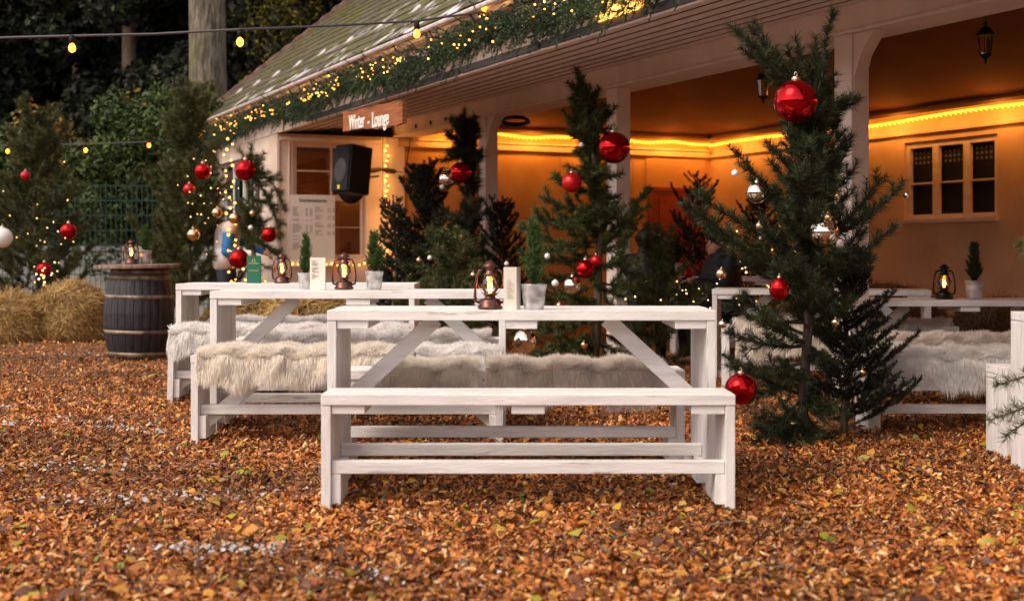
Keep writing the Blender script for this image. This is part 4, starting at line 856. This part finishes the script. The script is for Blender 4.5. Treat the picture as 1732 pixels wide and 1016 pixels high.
hand_tree('pine_tree', (790, 590), 12.9, [(792, 592, 0), (795, 520, 0), (798, 420, 0), (796, 330, 0), (790, 260, 0), (785, 210, 0)], [.04, .036, .032, .026, .018, .01], tipsD, 'slim pine at the left post with silver and red baubles below its tip', 'pine tree', 'needled', 850, .08, .0055, 53, cover=2.4, shoot=.22, step=.12, spread=.7, fwd=.85, bark='barkg')
tipsC = [(.95, 420, 262, 0, 0), (.85, 480, 350, 0, -.6), (.8, 475, 400, 0, -.5), (.7, 455, 340, 0, .2), (.6, 470, 400, .1), (.5, 430, 410, -.2), (.4, 440, 460, -.2), (.3, 400, 500, -.2), (.3, 460, 500, 0), (.2, 380, 540, -.1), (.2, 430, 540, -.2), (.5, 475, 430, .1), (.8, 430, 300, .1)]
hand_tree('pine_tree', (420, 560), 14.0, [(425, 565, 0), (430, 480, 0), (428, 400, 0), (426, 320, 0), (424, 265, 0)], [.035, .03, .026, .02, .01], tipsC, 'drooping pine in front of the kiosk corner with several red baubles', 'pine tree', 'needleb', 850, .08, .0055, 54, shoot=.22, step=.12, spread=.7, fwd=.85)
auto_pine('pine_tree', X(322, 15), 15, 2.85, .62, 'pale olive pine with bright upright shoots left of the roof corner', 'needleb', nb=50, seed=55, nl=.08, nw=.0055, dens=900, shoot=.3, step=.17, lean=(-.05, 0), up=1.2, spread=.6, fwd=.9)
auto_pine('pine_tree', X(60, 15.6), 15.6, 2.6, .72, 'wide pine at the left edge above the hay', 'needleb', nb=56, seed=56, nl=.08, nw=.0055, dens=900, shoot=.28, step=.16, up=.8, topr=.2, spread=.6, fwd=.9)
auto_pine('pine_tree', X(285, 16.2), 16.2, 1.45, .5, 'low pine behind the barrel in front of the wire fence', 'needleb', nb=34, seed=57, nl=.08, nw=.006, dens=650, shoot=.26, step=.12, up=.7)
auto_pine('spruce_tree', X(722, 13.9), 13.7, 1.9, .62, 'dark spruce just right of the kiosk corner post', 'spruce', 'spruce tree', nb=64, seed=58, nl=.034, nw=.006, dens=1100, shoot=.22, step=.085, up=.75, flatp=True, topr=.1)
auto_pine('spruce_tree', X(668, 13.2), 13.2, 1.5, .4, 'small spruce in front of the kiosk corner post', 'spruce', 'spruce tree', nb=40, seed=59, nl=.026, nw=.006, dens=1100, shoot=.2, step=.085, up=.7, flatp=True)
auto_pine('spruce_tree', X(850, 13.6), 13.6, 1.5, .5, 'dark spruce between the slim post and the second table pot', 'spruce', 'spruce tree', nb=46, seed=60, nl=.026, nw=.006, dens=1100, shoot=.2, step=.085, up=.8, flatp=True)
auto_pine('spruce_tree', X(1435, 6.95), 6.98, 1.0, .33, 'small spruce at the foot of the tall foreground pine', 'spruce', 'spruce tree', nb=54, seed=61, nl=.024, nw=.0035, dens=1300, shoot=.14, step=.05, up=.6, flatp=True, topr=.2)
auto_pine('spruce_tree', X(1178, 13.2), 13.3, 1.75, .55, 'dark spruce behind the far table in front of the red door', 'spruce', 'spruce tree', nb=34, seed=62, nl=.026, nw=.006, dens=1000, shoot=.22, step=.09, up=.7, flatp=True)
auto_pine('spruce_tree', X(1290, 13.4), 13.4, 1.55, .75, 'dark spruce with fairy lights behind the far table left of the tall pine', 'spruce', 'spruce tree', nb=40, seed=63, nl=.026, nw=.006, dens=1000, shoot=.22, step=.09, up=.6, flatp=True)
auto_pine('pine_tree', X(1108, 10.8), 10.7, 1.15, .45, 'knee high pine with fairy lights behind the front table', 'needleb', nb=24, seed=64, nl=.06, nw=.005, dens=800, shoot=.16, step=.08, up=.8)
auto_pine('pine_tree', X(765, 11.6), 11.7, 1.1, .6, 'bushy low pine filling the gap between the second table and the slim post', 'needleb', nb=30, seed=65, nl=.07, nw=.0055, dens=800, shoot=.18, step=.09, up=.6)
hand_tree('pine_tree', (1850, 770), 5.6, [(1850, 790, 0), (1850, 500, 0), (1845, 300, 0)], [.03, .025, .015], [(.3, 1672, 710, -.2, .1), (.35, 1680, 652, -.15, .05), (.7, 1722, 408, -.1, .1), (.8, 1724, 432, 0), (.3, 1700, 735, -.1), (.6, 1760, 560, 0), (.5, 1765, 620, 0)], 'pine outside the right edge poking green twigs into view before the plank table end', 'pine tree', 'needle', 500, .05, .0026, 66, shoot=.1, step=.05)

# ------------------------------------------------------------------ baubles
def bauble(px, py, rpx, Y, m, label, group=None, squash=1.0, hook=True):
    p = P(px, py, Y); r = rpx/FP*Y
    key = (m,); o = empty('bauble', p, label, 'bauble', group)
    if key in BAL: ball, cap = BAL[key]; b = ball.copy(); C.objects.link(b); b.parent = o; c = cap.copy(); C.objects.link(c); c.parent = o
    else:
        mb = MB(); mb.ball((0, 0, 0), 1, 32, 20); b = mb.build('ball', M[m], o, True)
        mb = MB(); mb.lathe([(.2, .96), (.22, 1.0), (.2, 1.12), (.1, 1.15)], n=14)
        mb.tube([(.06*math.cos(a), 0, 1.24+.12*math.sin(a)) for a in np.linspace(0, 6.28, 12)], .02, 5); c = mb.build('cap', M['cap'], o, True); BAL[key] = (b, c)
    o.scale = (r, r, r*squash); return o
BAL = {}
G1 = 'red baubles on the pines'; G2 = 'silver and gold baubles on the pines'; G3 = 'tiny baubles on the pines'
for a in [(1346, 172, 37, 6.55, 'red', 'largest red bauble near the top of the tall foreground pine', G1), (1318, 489, 17, 6.3, 'red', 'red bauble hanging in front of the bench left of the tall pine trunk', G1, 1.15), (1253, 658, 27, 6.45, 'red', 'dark red bauble low down beside the right end of the front bench', G1),
          (1038, 250, 27, 10.0, 'red', 'big red bauble at the second post below a stubby twig', G1), (967, 309, 17, 10.0, 'redm', 'matt red bauble left of the pine leaning on the second post', G1), (990, 455, 16, 9.9, 'red', 'red bauble in the lower branches above the front table', G1), (1008, 441, 10, 10.0, 'redm', 'small dark red bauble touching a larger one above the front table', G1),
          (779, 292, 18, 12.7, 'red', 'red bauble on the slim pine beside a silver one', G1), (770, 423, 17, 12.4, 'red', 'red bauble low on the slim pine behind the second table', G1),
          (415, 288, 18, 13.8, 'red', 'red bauble hanging directly under the garland at the kiosk corner', G1), (455, 397, 13, 13.7, 'red', 'red bauble beside the left edge of the menu board', G1), (404, 438, 17, 13.6, 'red', 'large red bauble just above the green card', G1),
          (343, 290, 14, 14.5, 'red', 'red bauble high on the pale olive pine', G1), (320, 320, 10, 14.6, 'redm', 'small red bauble just below another on the pale olive pine', G1), (116, 391, 14, 14.7, 'red', 'red bauble on the right side of the left edge pine', G1), (75, 456, 13, 14.8, 'red', 'red bauble directly above the tall hay bale', G1), (43, 297, 8, 14.9, 'redm', 'small red bauble in the upper part of the left edge pine', G1),
          (4, 402, 17, 14.4, 'pearl', 'white bauble cut off by the left edge of the picture', G2), (757, 303, 15, 12.8, 'silver', 'silver bauble touching the red one on the slim pine', G2), (1393, 393, 26, 6.5, 'silver', 'big silver and copper toned bauble in the middle of the tall pine', G2), (1280, 326, 18, 6.6, 'silver', 'glittering silver bauble on the upper left side of the tall pine', G2),
          (888, 576, 21, 9.6, 'silver', 'silver bauble seen beneath the middle of the front tabletop', G2), (968, 483, 16, 9.9, 'silver', 'silver bauble just above the right part of the front tabletop', G2), (327, 397, 11, 14.3, 'goldb', 'gold bauble on the right lower part of the pale olive pine', G2), (367, 360, 9, 14.3, 'goldb', 'gold bauble left of the person in the blue shirt', G2), (397, 369, 10, 13.9, 'goldb', 'gold bauble in front of the head of the person in the blue shirt', G2), (1220, 463, 9, 6.3, 'goldb', 'copper bauble hanging from the long left branch of the tall pine', G2),
          (1243, 293, 6, 6.5, 'pearl', 'tiny white bauble on an upward twig at the upper left of the tall pine', G3), (1533, 330, 6, 6.75, 'silver', 'tiny silver bauble at the far right tip of the tall pine below the window', G3), (1415, 332, 7, 6.5, 'goldb', 'tiny gold bauble at the edge of the near post on the tall pine', G3), (1400, 368, 8, 6.4, 'goldb', 'tiny gold bauble just above the big silver one', G3), (1413, 545, 7, 6.4, 'goldb', 'tiny gold bauble beside the lower trunk of the tall pine', G3), (1459, 629, 6, 6.7, 'goldb', 'tiny gold bauble on the little spruce at the foot of the pine', G3), (1284, 382, 6, 6.4, 'goldb', 'tiny gold bauble below the glittering one on the tall pine', G3), (1222, 548, 7, 6.5, 'silver', 'tiny silver bauble right of the front table corner', G3),
          (1047, 235, 4, 10, 'silver', 'tiny silver bauble on the top of the big red one at the second post', G3), (926, 433, 5, 10, 'pearl', 'tiny white bauble left of the second post pine', G3), (939, 479, 6, 9.9, 'pearl', 'tiny white bauble above the right end of the potted conifer on the front table', G3), (946, 516, 5, 9.9, 'goldb', 'tiny gold bauble resting just above the front tabletop', G3), (988, 583, 6, 9.7, 'goldb', 'tiny gold bauble seen below the front tabletop right of its middle', G3), (983, 245, 4, 10, 'pearl', 'tiny white bauble at the left of the pine tip on the second post', G3),
          (783, 400, 6, 12.5, 'goldb', 'tiny gold bauble above the lower red one on the slim pine', G3), (709, 440, 5, 11.5, 'goldb', 'tiny gold bauble over the left pine needles behind the second table', G3), (727, 436, 4, 11.5, 'pearl', 'tiny white bauble over the needles behind the second table', G3), (801, 465, 6, 11.4, 'goldb', 'tiny gold bauble left of the front table lantern', G3), (857, 446, 4, 11.4, 'pearl', 'tiny white bauble above the cream card on the front table', G3), (748, 316, 4, 12.6, 'pearl', 'tiny white bauble beneath the silver one on the slim pine', G3),
          (424, 385, 4, 13.7, 'pearl', 'tiny white bauble right of the blue sleeve', G3), (427, 361, 5, 13.7, 'goldb', 'tiny gold bauble in the drooping pine by the kiosk corner', G3), (448, 485, 5, 8.9, 'goldb', 'tiny gold bauble lying on the third table by the lantern', G3)]:
    sq = a[7] if len(a) > 7 else 1.0; bauble(a[0], a[1], a[2], a[3], a[4], a[5], a[6], sq)

# ------------------------------------------------------------------ fairy lights
fb = MB(); fb.ball((0, 0, 0), 1, 8, 6); _f = fb.build('bulb', M['fairy'], None, True); FB = _f.data; bpy.data.objects.remove(_f)
fb = MB(); fb.ball((0, 0, 0), 1, 8, 6); _f = fb.build('bulb', M['fairyw'], None, True); FW = _f.data; bpy.data.objects.remove(_f)
def fairy(pts, r, label, me=None, wire=True):
    o = empty('fairy_lights', (0, 0, 0), label, 'fairy lights', 'strings of fairy lights')
    if wire:
        mb = MB()
        for i in range(0, len(pts)-1): mb.tube([pts[i], pts[i+1]], .0018, 3, cap=False)
        mb.build('wire', M['dark'], o)
    for p in pts[:100]:
        b = bpy.data.objects.new('bulb', me or FB); C.objects.link(b); b.parent = o; b.location = p; b.scale = (r*random.uniform(.7, 1.2),)*3
    return o
def cluster(n, cx, cy, wx, wy, Y, dY, r, label, me=None, wire=True):
    ps = [P(cx+random.gauss(0, wx), cy+random.gauss(0, wy), Y+random.uniform(-dY, dY)) for _ in range(n)]; ps.sort(key=lambda p: p.z); return fairy(ps, r, label, me, wire)
random.seed(21)
cluster(34, 345, 340, 28, 52, 14.5, .3, .0055, 'many small lights in the pale olive pine', FW)
cluster(26, 60, 400, 45, 50, 14.9, .3, .006, 'sparse lights over the left edge pine', FW)
cluster(14, 76, 462, 14, 8, 14.6, .1, .01, 'little knot of lights beside the red bauble above the tall hay bale', FW)
cluster(26, 1180, 497, 60, 14, 10.6, .15, .006, 'lights in the knee high pine behind the right end of the front table', FW)
cluster(40, 1285, 440, 55, 26, 13.0, .2, .009, 'lights in the dark spruce left of the tall pine', FW)
cluster(14, 430, 470, 25, 12, 13.2, .2, .009, 'low lights behind the green card and lantern', FB)
fairy([P(385+8*math.sin(i*1.7)+i*.4, 235+i*9, 14.6) for i in range(26)], .012, 'lights running down the corner of the kiosk beside the hanging red bauble')
fairy([B(T0+.07, .13+.02*math.sin(i*2.1), 2.33-i*.062) for i in range(27)], .013, 'lights running down the kiosk window frame beside the loudspeaker')
fairy([B(T0+.09, .15+i*.07, .86+.012*math.sin(i*2)) for i in range(18)], .011, 'lights along the sill below the menu board')
for k in range(4): plight(B(T0+.22, .2, 2.25-.4*k), .9, r=.02)
plight(P(392, 300, 14.9), 1.6, r=.03)

# ------------------------------------------------------------------ garland along the roof edge
rng = np.random.default_rng(77); segs = []; N = 4400
for i in range(N):
    t = TL-.2+(6.1+.4-TL)*(i+rng.random())/N
    z = 2.66+.035*math.sin(t*1.9)+rng.normal(0, .06); v = 1.61+rng.normal(0, .04)
    p = np.array(B(t, v, z)); d = np.array(B(t+rng.normal(0, .8), v+abs(rng.normal(.4, .4)), z-.35+rng.normal(0, .55)))-p; d = nrm(d); L = rng.uniform(.06, .15); e = p+d*L; e2 = e+nrm(d+np.array([0, 0, -.6]))*L*.35
    segs.append((p, e, 1)); segs.append((e, e2, .85))
V_, F_ = needle_mesh(segs, 620, .02, .006, .7)
gar = empty('fir_garland', (0, 0, 0), 'thick green fir garland hanging all along the roof edge', 'garland')
npmesh('foliage', V_, F_, M['garl'], gar)
mb = MB(); mb.tube([B(t, 1.59, 2.66+.035*math.sin(t*1.9)) for t in np.linspace(TL-.2, 6.3, 120)], .02, 6); mb.build('garland_stem', M['bark'], gar)
random.seed(5); seg_t = [(-9.7, -7.6, 'left end of the garland above the kiosk corner'), (-7.5, -5.0, 'garland between the roof corner and the sign'), (-4.9, -2.2, 'garland straight above the wooden sign'), (-2.1, .3, 'garland right of the sign'), (.4, 3.4, 'garland where it leaves the top of the picture')]
for a, b, l in seg_t:
    ps = []; t = a
    while t < b and len(ps) < 60:
        if math.sin(t*3.3)+.5*math.sin(t*7) > -.55:
            for _ in range(random.choice([1, 1, 2, 3])): ps.append(B(t+random.gauss(0, .05), 1.73+random.gauss(0, .03), 2.67+random.gauss(0, .05)))
        t += .085
    fairy(ps, .007, 'warm lights in the '+l)
    for k in range(3): plight(B(a+(b-a)*(k+.5)/3, 1.82, 2.66), .55, r=.04)
wl = MB(); wl.bb(2.45, 2.95, 1.55, 1.57, 2.5, 2.62); o = wl.build('lit_panel', emat('lit_panel', (1, .45, .08), 2.2)); tag(o, 'glowing yellow light panel on the fascia behind the garland', 'light')

# ------------------------------------------------------------------ festoon bulbs
def festoon(pts, bulbs, r, label):
    o = empty('festoon_lights', (0, 0, 0), label, 'string lights', 'festoon strings'); mb = MB(); mb.tube(pts, .0085*r/.032, 6); mb.build('cable', M['strip'], o)
    for p in bulbs:
        e = bpy.data.objects.new('bulb', None); C.objects.link(e); e.parent = o; e.location = p; e.empty_display_size = .05
        mb = MB(); mb.tube([(0, 0, .004), (0, 0, -.025), (0, 0, -.05)], [.55*r, .62*r, .6*r], 10); mb.build('socket', M['blackp'], e, True)
        mb = MB(); mb.lathe([(.3*r, -.048), (.62*r, -.06), (r*.98, -.048-r*1.0), (r*.8, -.048-r*1.75), (.25*r, -.048-r*2.1)], n=14); mb.build('glass', M['bglass'], e, True)
        mb = MB(); mb.ball((0, 0, -.048-r*1.05), r*.68, 10, 8, (1, 1, 1.3)); mb.build('filament', M['bulb'], e, True); plight((0, 0, -.06-r), .5, r=r*.6, name='bulb_light', parent=e)
    return o
k1 = [(-60, 66, 9), (122, 61, 9), (260, 58, 9), (406, 50, 9), (560, 44, 9.2), (705, 36, 9.4), (820, 20, 9.8), (840, 21, 9.9), (940, 8, 10), (1010, -8, 10)]
festoon([P(*k) for k in k1], [P(122, 61, 9), P(406, 51, 9), P(705, 38, 9.4), P(820, -4, 9.8), P(1003, -6, 9.95)], .034, 'black cable with glowing pear shaped bulbs crossing the top left of the picture')
k2 = [(-60, 246, 17.5), (13, 246, 17.5), (145, 244, 17.5), (252, 240, 17.5), (345, 231, 18.5)]
festoon([P(*k) for k in k2], [P(13, 246, 17.4), P(145, 244, 17.4), P(252, 236, 17.4)], .03, 'thin cable with three small glowing bulbs in front of the shrubs on the left')

# ------------------------------------------------------------------ hanging outdoor lanterns inside the lounge
def wl_(px, py, Y, s, label):
    r = empty('hanging_lantern', P(px, py, Y), label, 'lantern', 'dark hanging lanterns'); r.scale = (s,)*3
    mb = MB(); mb.lathe([(.015, .28), (.03, .25), (.02, .22), (.06, .2), (.11, .13), (.13, .12), (.125, .1), (.1, .1)], n=8); mb.build('cap', M['dark'], r)
    mb = MB(); mb.lathe([(.095, .1), (.07, -.14)], n=6, cap=False); mb.build('glass', M['lglass'], r)
    mb = MB(); [mb.tube([(.098*math.cos(a), .098*math.sin(a), .1), (.072*math.cos(a), .072*math.sin(a), -.14)], .006, 4) for a in np.arange(6)*math.pi/3]; mb.lathe([(.075, -.14), (.08, -.16), (.04, -.19), (.015, -.21), (.02, -.24), (.003, -.27)], n=8); mb.tube([(0, 0, .27), (0, 0, .8)], .006, 5); mb.build('frame', M['dark'], r)
wl_(1667, 74, 9.2, .55, 'dark lantern hanging from the ceiling at the upper right')
wl_(1291, 147, 10.2, .5, 'dark lantern hanging under the beam left of the large red bauble')

# ------------------------------------------------------------------ wire fence, pale wall
fe = empty('wire_fence', (0, 0, 0), 'tall green welded wire fence behind the barrel', 'fence'); mb = MB(); Yf = 17.6
for z in np.arange(.1, 1.95, .2): mb.box(-9, -3.7, Yf, Yf+.008, z, z+.012)
for x in np.arange(-9, -3.7, .07): mb.box(x, x+.007, Yf-.006, Yf, .05, 1.92)
mb.build('mesh_panel', M['fence'], fe)
for x in (-8.7, -6.2, -3.72): mb = MB(); mb.box(x-.03, x+.03, Yf+.01, Yf+.06, 0, 2.0); mb.build('fence_post', M['fence'], fe)
mb = MB(); mb.box(-12, -4.2, 17.9, 18.05, 0, 1.03); mb.box(-12, -4.15, 17.87, 18.08, 1.03, 1.09); tag(mb.build('low_wall', mat('pale_wall', (.5, .52, .5), .8)), 'pale low wall seen through the wire fence', 'wall')

# ------------------------------------------------------------------ background trees and shrubs
rng = np.random.default_rng(99)
def tree(px, Y, h, rw, label, m, n=16000, size=.1, trunk=.2, z0=.25, name='tree', cat='tree', bark='bark', group='trees behind the yard', squash=1.1):
    x = X(px, Y); r = empty(name, (x, Y, 0), label, cat, group); mb = MB(); mb.tube([(0, 0, -.1), (.05, 0, h*.35), (0, .05, h*.7), (.05, 0, h*.95)], [trunk, trunk*.8, trunk*.5, .03], 9); ce = []
    for k in range(34):
        f = z0+(1-z0)*rng.random(); a = rng.uniform(0, 6.28); q = rw*(1-.55*abs(f-.45)*2)*rng.uniform(.3, 1); c = (q*math.cos(a), q*math.sin(a), h*f); ce.append((*c, rw*rng.uniform(.2, .38)))
        if k % 3 == 0: mb.tube([(0, 0, max(.2, h*f-q*.5)), (c[0]*.5, c[1]*.5, h*f-q*.2), c], [trunk*.3, trunk*.18, .01], 5)
    mb.build('trunk', M[bark], r, True); leaf_crown('crown', r, ce, n, size, M[m], squash); return r
fl = ['at the far left', 'second from the left', 'third from the left, behind the left bulb', 'in the middle of the wood', 'left of the thick trunk', 'behind the thick trunk', 'behind the roof corner', 'at the edge of the roof']
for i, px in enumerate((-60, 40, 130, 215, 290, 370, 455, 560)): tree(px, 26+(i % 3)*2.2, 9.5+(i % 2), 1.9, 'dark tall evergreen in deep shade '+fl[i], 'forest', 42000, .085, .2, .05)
bigt = empty('beech_tree', (X(351, 23), 23, 0), 'thick grey mossy trunk rising beside the roof corner', 'tree', 'trees behind the yard'); mb = MB()
mb.tube([(-.02, 0, -.1), (-.0, 0, 1.5), (.02, 0, 3.0), (0, 0, 4.6), (-.02, 0, 7), (0, 0, 12)], [.50, .38, .34, .32, .31, .26], 22); mb.tube([(0, 0, 6.5), (1.2, .4, 8.2), (2.2, .6, 9)], [.18, .12, .04], 8); o = mb.build('trunk', M['barkg'], bigt, True)
leaf_crown('crown', bigt, [(rng.uniform(-3, 3), rng.uniform(-1, 3), rng.uniform(8.5, 12), 1.3) for _ in range(18)], 20000, .12, M['yellow'])
leaf_crown('ivy', bigt, [(.1+.3*math.sin(k), -.3, .6+k*.24, .35-.012*k) for k in range(12)], 6000, .06, M['shrub'])
tree(490, 25.5, 6.9, 1.3, 'yellow green leafed tree over the roof verge', 'yellow', 34000, .05, .12, .45)
tree(235, 21.2, 3.3, .95, 'sparse sapling with yellow autumn leaves left of the thick trunk', 'autumn', 900, .06, .03, .55, name='sapling', cat='sapling', group='shrubs by the fence')
sl_ = ['at the left edge', 'with rusty leaves above the left bulb', 'green behind the fence middle', 'with orange leaves behind the fence', 'beside the foot of the thick trunk', 'dark below the roof corner']
for i, (px, h_, m) in enumerate(((10, 2.6, 'shrub'), (95, 2.8, 'autumn'), (175, 3.0, 'shrub'), (245, 2.7, 'autumn'), (300, 3.3, 'shrub'), (360, 2.5, 'shrub'))): tree(px, 18.6+(i % 2)*.5, h_, .95, 'leafy shrub '+sl_[i], m, 13000, .045, .04, .12, name='shrub', cat='shrub', group='shrubs by the fence')
# far wood behind everything: one mass
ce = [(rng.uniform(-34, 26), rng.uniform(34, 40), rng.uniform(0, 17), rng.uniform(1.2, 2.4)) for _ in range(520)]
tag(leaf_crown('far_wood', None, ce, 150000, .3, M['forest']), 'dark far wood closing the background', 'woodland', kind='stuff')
ce = [(30*math.sin(a)+rng.normal(0, 2), -24*math.cos(a)+rng.normal(0, 2), rng.uniform(0, 4), rng.uniform(1.5, 2.5)) for a in np.linspace(-2.0, 1.5, 150)]
tag(leaf_crown('wood_behind_the_yard', None, ce, 40000, .7, M['forest']), 'dark wood on the open side of the yard, seen only in reflections', 'woodland', kind='stuff')
hou = empty('white_house', (X(590, 30), 30, 0), 'white house corner just visible behind the roof verge', 'house'); mb = MB(); mb.box(-.46, 4, 0, 5, 0, 8); mb.build('wall', mat('white_render', (.75, .75, .78), .8), hou)
mb = MB(); mb.add([(-.8, -.3, 8), (4.3, -.3, 8), (4.3, 5.3, 8), (-.8, 5.3, 8), (-.8, 2.5, 10.5), (4.3, 2.5, 10.5)], [(0, 1, 5, 4), (2, 3, 4, 5), (0, 4, 3), (1, 2, 5), (0, 1, 2, 3)]); mb.build('roof', M['bark'], hou); mb = MB(); mb.box(.25, .55, -.02, .0, 5.6, 7.2); mb.build('window', M['blackp'], hou)

# ------------------------------------------------------------------ people
def person(loc, rz, label, J, clothes, hat=None, scale=1.0):
    r = empty('person', loc, label, 'person', rz=rz); r.scale = (scale,)*3; V_ = Vector
    mb = MB(); c = mb.capsule
    def limb(a, b, ra, rb, m_=mb): m_.capsule(J[a], J[b], ra, rb)
    limb('pelvis', 'chest', .13, .14); mb.capsule(V_(J['shl']), V_(J['shr']), .065, .065); limb('chest', 'neck', .1, .055); limb('neck', 'head0', .052, .05)
    hd = V_(J['head']); fd = V_(J.get('face', (0, -1, 0))).normalized(); rt = fd.cross(V_((0, 0, 1))).normalized()
    mb.ball(hd, .1, 20, 14, (.8+.12*abs(fd.x), .8+.12*abs(fd.y), 1.12)); mb.ball(hd+fd*.035-V_((0, 0, .055)), .062, 14, 10)
    mb.capsule(hd+fd*.085+V_((0, 0, .02)), hd+fd*.112-V_((0, 0, .022)), .008, .014, 8); mb.capsule(hd+fd*.088-V_((0, 0, .052))-rt*.018, hd+fd*.088-V_((0, 0, .052))+rt*.018, .008, .008, 6); mb.ball(hd+fd*.08-V_((0, 0, .088)), .022, 10, 8)
    for s in (-1, 1): mb.ball(hd+rt*.083*s-fd*.005, .022, 8, 6)
    for s, k in (('l', 1), ('r', -1)):
        limb('sh'+s, 'el'+s, .048, .04); limb('el'+s, 'wr'+s, .038, .027); limb('hip'+s, 'kn'+s, .085, .06); limb('kn'+s, 'an'+s, .055, .04); mb.capsule(V_(J['an'+s]), V_(J['an'+s])+V_(J.get('toe', (0, -.16, -.04))), .04, .032)
        wr = V_(J['wr'+s]); hdn = (wr-V_(J['el'+s])).normalized(); pm = wr+hdn*.05; sdv = hdn.cross(V_((0, 0, 1)))
        if sdv.length < .1: sdv = V_((1, 0, 0))
        sdv.normalize(); nn = sdv.cross(hdn); mb.capsule(wr, pm+hdn*.02, .026, .033, 8)
        for q, (o_, L_) in enumerate(((-.028, .062), (-.01, .075), (.009, .07), (.026, .055))):
            a = pm+hdn*.035+sdv*o_; b = a+hdn*L_*.5-nn*.012; mb.capsule(a, b, .009, .0085, 6); mb.capsule(b, b+hdn*L_*.35-nn*.03, .0085, .007, 6)
        a = pm+sdv*.03*-k; mb.capsule(a, a+hdn*.03+sdv*.03*-k-nn*.01, .011, .009, 6)
    b = mb.build('body', M['skin'], r, True); rm = b.modifiers.new('r', 'REMESH'); rm.mode = 'VOXEL'; rm.voxel_size = .009; rm.use_smooth_shade = True; sm = b.modifiers.new('s', 'SMOOTH'); sm.iterations = 2
    for nm, m_, parts in clothes:
        mb = MB()
        for a, b_, ra, rb in parts: mb.capsule(J[a], J[b_], ra, rb)
        o = mb.build(nm, M[m_], r, True); rm = o.modifiers.new('r', 'REMESH'); rm.mode = 'VOXEL'; rm.voxel_size = .014; rm.use_smooth_shade = True
    if hat:
        mb = MB(); 
        mb.ball(hd+V_((0, 0, .035))-fd*.012, .112, 18, 12, (.92, .92, 1.0)); 
        if hat == 'blackc': mb.lathe([(.1, .03), (.108, .04), (.108, .075), (.1, .08)], tuple(hd), 20)
        o = mb.build('hat' if hat != 'hair' else 'hair', M[hat], r, True)
    for s in (-1, 1):
        mb = MB(); mb.ball(hd+fd*.083+rt*.032*s+V_((0, 0, .01)), .0095, 8, 6); mb.build('eye', M['blackp'], r, True)
    return r
# serving person leaning forward by the kiosk
g = GZ(0, 15); p = P(385, 560, 14.9)
J = dict(pelvis=(-.02, 0, .92), chest=(.0, 0, 1.18), shl=(.06, -.19, 1.24), shr=(.04, .19, 1.24), neck=(.1, 0, 1.27), head0=(.16, 0, 1.29), head=(.24, 0, 1.31), face=(1, -.2, -.3), ell=(.04, -.25, .98), elr=(.2, .26, 1.05), wrl=(.27, -.2, .90), wrr=(.38, .15, .98), hipl=(-.03, -.09, .88), hipr=(-.03, .09, .88), knl=(.0, -.1, .48), knr=(.03, .1, .48), anl=(-.03, -.1, .08), anr=(-.02, .1, .08), toe=(.15, 0, -.03))
person((p.x, 14.9, g), 0, 'person in blue sleeves and pale vest leaning forward by the kiosk', J,
       [('sleeve', 'blue', [('shl', 'ell', .068, .058), ('ell', 'wrl', .056, .042)]), ('sleeve', 'blue', [('shr', 'elr', .06, .052), ('elr', 'wrr', .05, .04)]), ('vest', 'lightc', [('pelvis', 'chest', .14, .15), ('chest', 'neck', .13, .07), ('shl', 'shr', .09, .09), ('pelvis', 'hipl', .16, .14), ('pelvis', 'hipr', .16, .14)]), ('trousers', 'jeans', [('hipl', 'knl', .1, .075), ('hipr', 'knr', .1, .075), ('knl', 'anl', .07, .055), ('knr', 'anr', .07, .055)])], 'hair')
def seated(px, Y, label, rz, lean, hat, face=(0, -1, 0), cup=False):
    x = X(px, Y); L = lean
    J = dict(pelvis=(0, 0, .56), chest=(0, -.04+L, .88), shl=(.19, -.05+L, 1.0), shr=(-.19, -.05+L, 1.0), neck=(0, -.06+L, 1.06), head0=(0, -.08+L, 1.12), head=(0, -.1+L, 1.2), face=face, ell=(.25, -.16+L, .76), elr=(-.25, -.16+L, .76), wrl=(.17, -.38+L, .82), wrr=(-.16, -.38+L, .82), hipl=(.09, 0, .54), hipr=(-.09, 0, .54), knl=(.12, -.42, .52), knr=(-.12, -.42, .52), anl=(.12, -.4, .1), anr=(-.12, -.4, .1))
    return person((x, Y, GZ(x, Y)-.02), rz, label, J, [('jacket', 'navy', [('pelvis', 'chest', .18, .18), ('chest', 'neck', .15, .1), ('neck', 'head0', .1, .085), ('shl', 'shr', .095, .095), ('shl', 'ell', .08, .07), ('ell', 'wrl', .068, .05), ('shr', 'elr', .08, .07), ('elr', 'wrr', .068, .05)]), ('trousers', 'blackc', [('hipl', 'knl', .1, .075), ('hipr', 'knr', .1, .075), ('knl', 'anl', .07, .055), ('knr', 'anr', .07, .055)])], hat, .9)
seated(1092, 11.3, 'dark haired person in a navy jacket seated left of the far table, seen from behind', R(170), 0, 'hair')
seated(1232, 11.35, 'person in a black hat and dark coat seated at the far table, face turned left', R(-75), -.02, 'blackc', face=(.1, -1, -.12))
mb = MB(); mb.lathe([(.028, 0), (.034, .004), (.038, .08), (.036, .08), (.032, .006)]); o = mb.build('mug', M['redm'], None, True); o.location = P(1164, 478, 11.7); o.location.z = .78; tag(o, 'red mug on the far table before the person in the black hat', 'mug')
